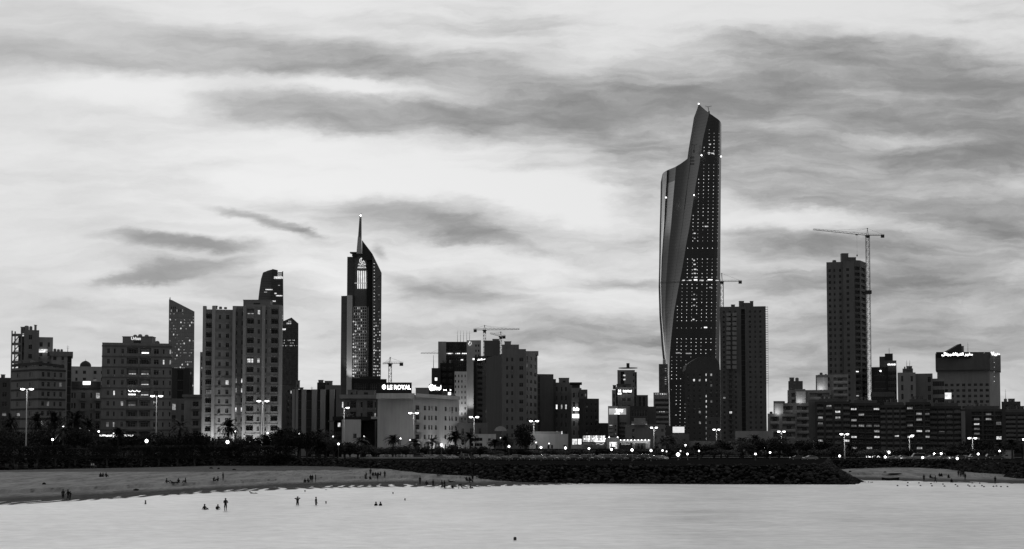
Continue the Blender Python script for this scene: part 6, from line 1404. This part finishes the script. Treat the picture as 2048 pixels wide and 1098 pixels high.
person(507, 987, 'lie', 'person lying at the water edge left of the middle', 'dark', 80, group='bathers in the shallow water')
ppl = [(126, 1001, 'stand', 'left one of two people standing close together at the near waterline', 'dark', 30), (136, 1001, 'walk', 'right one of two people standing close together at the near waterline', 'black', -40), (140, 1000, 'stand', 'child-sized figure behind the pair at the near waterline', 'black', 10),
 (183, 938, 'walk', 'left one of two people in white walking at the back of the sand', 'white', 60), (187, 938, 'walk', 'right one of two people in white walking at the back of the sand', 'white', 60),
 (201, 954, 'cross', 'left one of three people sitting at the back of the left beach', 'black', 20), (206, 954, 'sit', 'middle one of three people sitting at the back of the left beach', 'dark', -30), (212, 954, 'sit', 'right one of three people sitting at the back of the left beach', 'black', 60),
 (333, 966, 'sit', 'leftmost of four people sitting in a row on the sand', 'dark', 90), (347, 966, 'lie', 'person reclining second in the row of four on the sand', 'black', 80), (357, 967, 'cross', 'third of four people sitting in a row on the sand', 'black', 0), (371, 967, 'sit', 'rightmost of four people sitting in a row on the sand', 'dark', -60),
 (427, 964, 'cross', 'left one of two people sitting beside a standing one on the sand', 'black', 60), (436, 964, 'sit', 'right one of two people sitting beside a standing one on the sand', 'dark', -50), (446, 965, 'stand', 'person standing right of two seated ones on the left beach', 'dark', 70),
 (610, 965, 'cross', 'leftmost seated person of the dark cluster on the middle sand', 'black', 0), (616, 965, 'sit', 'second person of the dark cluster on the middle sand', 'dark', 40), (621, 965, 'stand', 'wide dark standing figure in the cluster on the middle sand', 'black', 0), (624.5, 965, 'stand', 'second standing figure in the cluster on the middle sand', 'black', 30), (631, 965, 'stand', 'standing figure at the right end of the cluster on the middle sand', 'dark', 90),
 (733, 955, 'cross', 'seated person at the left end of the picnic circle', 'dark', -60), (741, 953, 'stand', 'person standing within the picnic circle', 'dark', 0), (746, 952, 'sit', 'back row seated person second from left in the picnic circle', 'black', 0), (751, 952, 'cross', 'back row seated person third from left in the picnic circle', 'dark', 10), (756, 952, 'sit', 'back row seated person fourth from left in the picnic circle', 'black', -10), (761, 953, 'sit', 'back row seated person at the right of the picnic circle', 'dark', -50), (731, 958, 'cross', 'front row huddled person at the left of the picnic circle', 'black', 150), (740, 959, 'sit', 'front row person with back turned in the picnic circle', 'black', 170), (755, 961, 'stand', 'front row small standing figure in the picnic circle', 'dark', 180),
 (769.5, 956, 'stand', 'lone person standing right of the picnic circle', 'black', 40),
 (840, 969, 'stand', 'lone person standing near the waterline right of the picnic circle', 'black', 0), (853, 970, 'sit', 'person sitting left of the standing bather at the sandy point', 'dark', 30), (866, 975, 'walk', 'person wading at the edge of the sandy point', 'dark', 30), (884, 977, 'walk', 'left one of two people paddling side by side', 'dark', -60), (889, 977, 'stand', 'right one of two people paddling side by side', 'black', 60), (902, 964, 'lie', 'person reclining on the sand at the point', 'dark', 110),
 (918, 977, 'bend', 'person bending over the water at the sandy point', 'dark', 90), (930, 977, 'lie', 'person lying in the shallow edge at the sandy point', 'dark', 80), (941, 977, 'sit', 'person kneeling in the shallow edge at the sandy point', 'grey', 80), (905, 977, 'cross', 'person crouching in the shallow edge between the paddlers and the bending one', 'dark', 0), (895, 977, 'lie', 'person lying in the water right of the paddling pair', 'black', 90),
 (934.5, 965, 'chair', 'left one of two people sitting on beach chairs by the rocks', 'dark', 60), (941, 965, 'chair', 'right one of two people sitting on beach chairs by the rocks', 'black', 60), (945, 964, 'stand', 'person standing behind the beach chairs by the rocks', 'black', 0),
 (878, 952, 'lie', 'person lying near the rocks above the sandy point', 'grey', 80), (1086, 965, 'sit', 'lone person sitting at the foot of the rocks', 'black', 20), (1030, 963, 'lie', 'lone person lying at the foot of the rocks', 'dark', 80)]
for (u, v, ps, lab, cl, rz) in ppl: person(u, v, ps, lab, cl, rz, sc=.8 if 'child' in lab or 'small' in lab else 1)
rp = [(1848, 963.5, 'stand', 'person with something pale on the head at the right-hand waterline', 'dark', 0), (1870.5, 965, 'walk', 'person walking at the right-hand waterline', 'black', 70), (1917, 954, 'stand', 'leftmost of the row of people standing on the right-hand sand', 'dark', 0), (1921, 954, 'stand', 'second of the row of people standing on the right-hand sand', 'grey', 40), (1924, 954, 'walk', 'third of the row of people standing on the right-hand sand', 'dark', 20), (1927, 954, 'stand', 'rightmost of the row of people standing on the right-hand sand', 'black', -20), (1930.5, 961, 'stand', 'person standing nearer the water below the row of people', 'black', 0), (1990.5, 967, 'stand', 'lone person standing at the far right waterline', 'black', 0),
 (1860, 956, 'cross', 'left one of two people sitting on the right-hand sand', 'black', 30), (1867, 957, 'lie', 'person lying beside the seated one on the right-hand sand', 'dark', 80), (1879, 953, 'sit', 'left one of the seated pair at the back of the right-hand sand', 'black', 0), (1883, 953, 'cross', 'right one of the seated pair at the back of the right-hand sand', 'black', 0), (1897, 956, 'cross', 'single seated person in the middle of the right-hand sand', 'black', 0), (1903, 965, 'cross', 'single person sitting right at the right-hand waterline', 'black', 0)]
for (u, v, ps, lab, cl, rz) in rp: person(u, v, ps, lab, cl, rz, group='people on the right-hand beach')
# ------------------------------------------------------------------ things on the sand and in the water
def onsand(u, v):
    Yq = 190
    while Yq < 475:
        q = P(u, v, Yq)
        if q.z <= sand_z(q.x, Yq): return Vector((q.x, Yq, sand_z(q.x, Yq)))
        Yq += .5
    return G(u, v, 1.5)
for i, u in enumerate((934, 940.5)):
    g = onsand(u, 965); t = thing('beach_chair', '%s folding beach chair by the rocks' % ('left', 'right')[i], 'chair', g, R(60), 'beach chairs by the rocks')
    q = MB(); q.box((-.28, -.45, .38), (.28, .08, .43), CLO['dark']); q.obj('seat', t); q = MB(); q.box((-.28, 0, 0), (.28, .05, .75), CLO['dark'], Matrix.Translation((0, .1, .42)) @ Matrix.Rotation(R(-18), 4, 'X')); q.obj('backrest', t)
    for x in (-.26, .26):
        for y in (-.4, .1): q = MB(); q.tube((x, y, -.02), (x, y * .8, .38), .02, METAL, n=5); q.obj('leg', t)
g = onsand(1781, 960); hb = MB(); n = 12
st_ = []
for i in range(n + 1):
    s = -1 + 2 * i / n; w = .75 * (1 - abs(s) ** 2.4) + .04; h = .42 + .25 * s * s; st_.append([(s * 2.3, -w, h), (s * 2.25, -w * .6, .06), (s * 2.2, 0, -.02), (s * 2.25, w * .6, .06), (s * 2.3, w, h)])
for i in range(n):
    for j in range(4): hb.face([st_[i][j], st_[i + 1][j], st_[i + 1][j + 1], st_[i][j + 1]], CLO['black']); 
tb = thing('rowing_boat', 'small dark boat pulled up on the right-hand beach', 'boat', g, R(8)); hb.obj('hull', tb)
for x in (-.9, .5): q = MB(); q.box((x, -.62, .34), (x + .25, .62, .39), CLO['grey']); q.obj('bench', tb)
for (nm, u, v, s, lab) in [('cloth_pile', 903.5, 963, .9, 'pale towel pile on the sand near the rocks'), ('picnic_mat', 748, 957, 2.2, 'pale picnic mat inside the circle of people'), ('beach_mat', 1788, 949, 2.6, 'pale mat lying on the right-hand sand')]:
    g = onsand(u, v); q = MB(); N_ = 8
    for a in range(N_):
        for c in range(N_):
            f = lambda i, j: ((i / N_ - .5) * s * 1.6, (j / N_ - .5) * s * 1.2, .05 + (.12 if nm == 'cloth_pile' else .03) * abs(mnoise.noise(Vector((i * .7, j * .7, s)))) * 2); q.face([f(a, c), f(a + 1, c), f(a + 1, c + 1), f(a, c + 1)], CLO['white'])
    tag(q.obj(nm, loc=g), lab, 'mat' if nm != 'cloth_pile' else 'towel')
for i, (u, v) in enumerate([(14, 934), (32, 936), (52, 935), (71, 934)]):
    g = onsand(u, v + 1.5); q = MB(); q.lathe([(0, 0), (.38, 0), (.45, 1.15), (.47, 1.2), (.4, 1.22), (0, 1.1)], DK2, n=12); t = thing('litter_bin', 'dark drum litter bin, %s from the left at the back of the left beach' % ORD[i], 'bin', g, 0, 'litter bins on the left beach'); q.obj('drum', t); q = MB(); q.lathe([(.47, .75), (.475, .75), (.475, .85), (.46, .85)], METAL, n=12); q.obj('hoop', t)
for i, (u, v) in enumerate([(422, 937), (437, 938), (468, 940), (1770, 945), (1700, 944), (1701, 953), (652, 983), (88, 969), (272, 981)]):
    g = onsand(u, v); r = rocks[i % 6]; r.mats = [RK[0]]; r.m = [0] * len(r.f); q = MB(); q.add(r, Matrix.Scale(.45, 4)); tag(q.obj('stone', loc=g + Vector((0, 0, .1))), 'small dark stone on the sand, %s of the loose stones' % ORD[i], 'stone', 'loose stones on the sand')
g = G(1030, 1080); t = thing('marker_float', 'dark cylindrical float nearest the camera in open water', 'float', g); q = MB(); q.lathe([(0, -.2), (.13, -.2), (.14, 0), (.14, .22), (.12, .28), (0, .28)], DK2, n=14); q.obj('drum', t); q = MB(); q.lathe([(.143, .1), (.15, .1), (.15, .14), (.143, .14)], METAL, n=14); q.obj('hoop', t)
bq = MB(); bq.lathe([(0, -.22), (.12, -.18), (.2, 0), (.17, .12), (.08, .2), (0, .22)], DK2, n=10); bmesh_ = bq.mesh('buoy', True)
bu = [(1795, 972), (1815.5, 966), (1815, 972), (1838, 966.5), (1841, 972), (1862, 968), (1864, 972.5), (1886, 969), (1889, 973), (1911, 970), (1915, 973), (1936, 971), (1939, 973), (1945, 966.5), (1949, 973), (1959.5, 967), (1964, 972), (1968, 974), (1987, 973.5), (1993, 973), (2002, 974), (2015, 974), (1730, 964.5), (1737, 964.5), (1742, 965), (1745, 965)]
for u, v in bu:
    o = bpy.data.objects.new('buoy', bmesh_); COL.objects.link(o); o.location = G(u, v); tag(o, 'small dark round buoy floating in the swimming line off the right-hand beach', 'buoy', 'buoys off the right-hand beach')
    s = 1.1 if u > 1790 else .8; o.scale = (s, s, s)
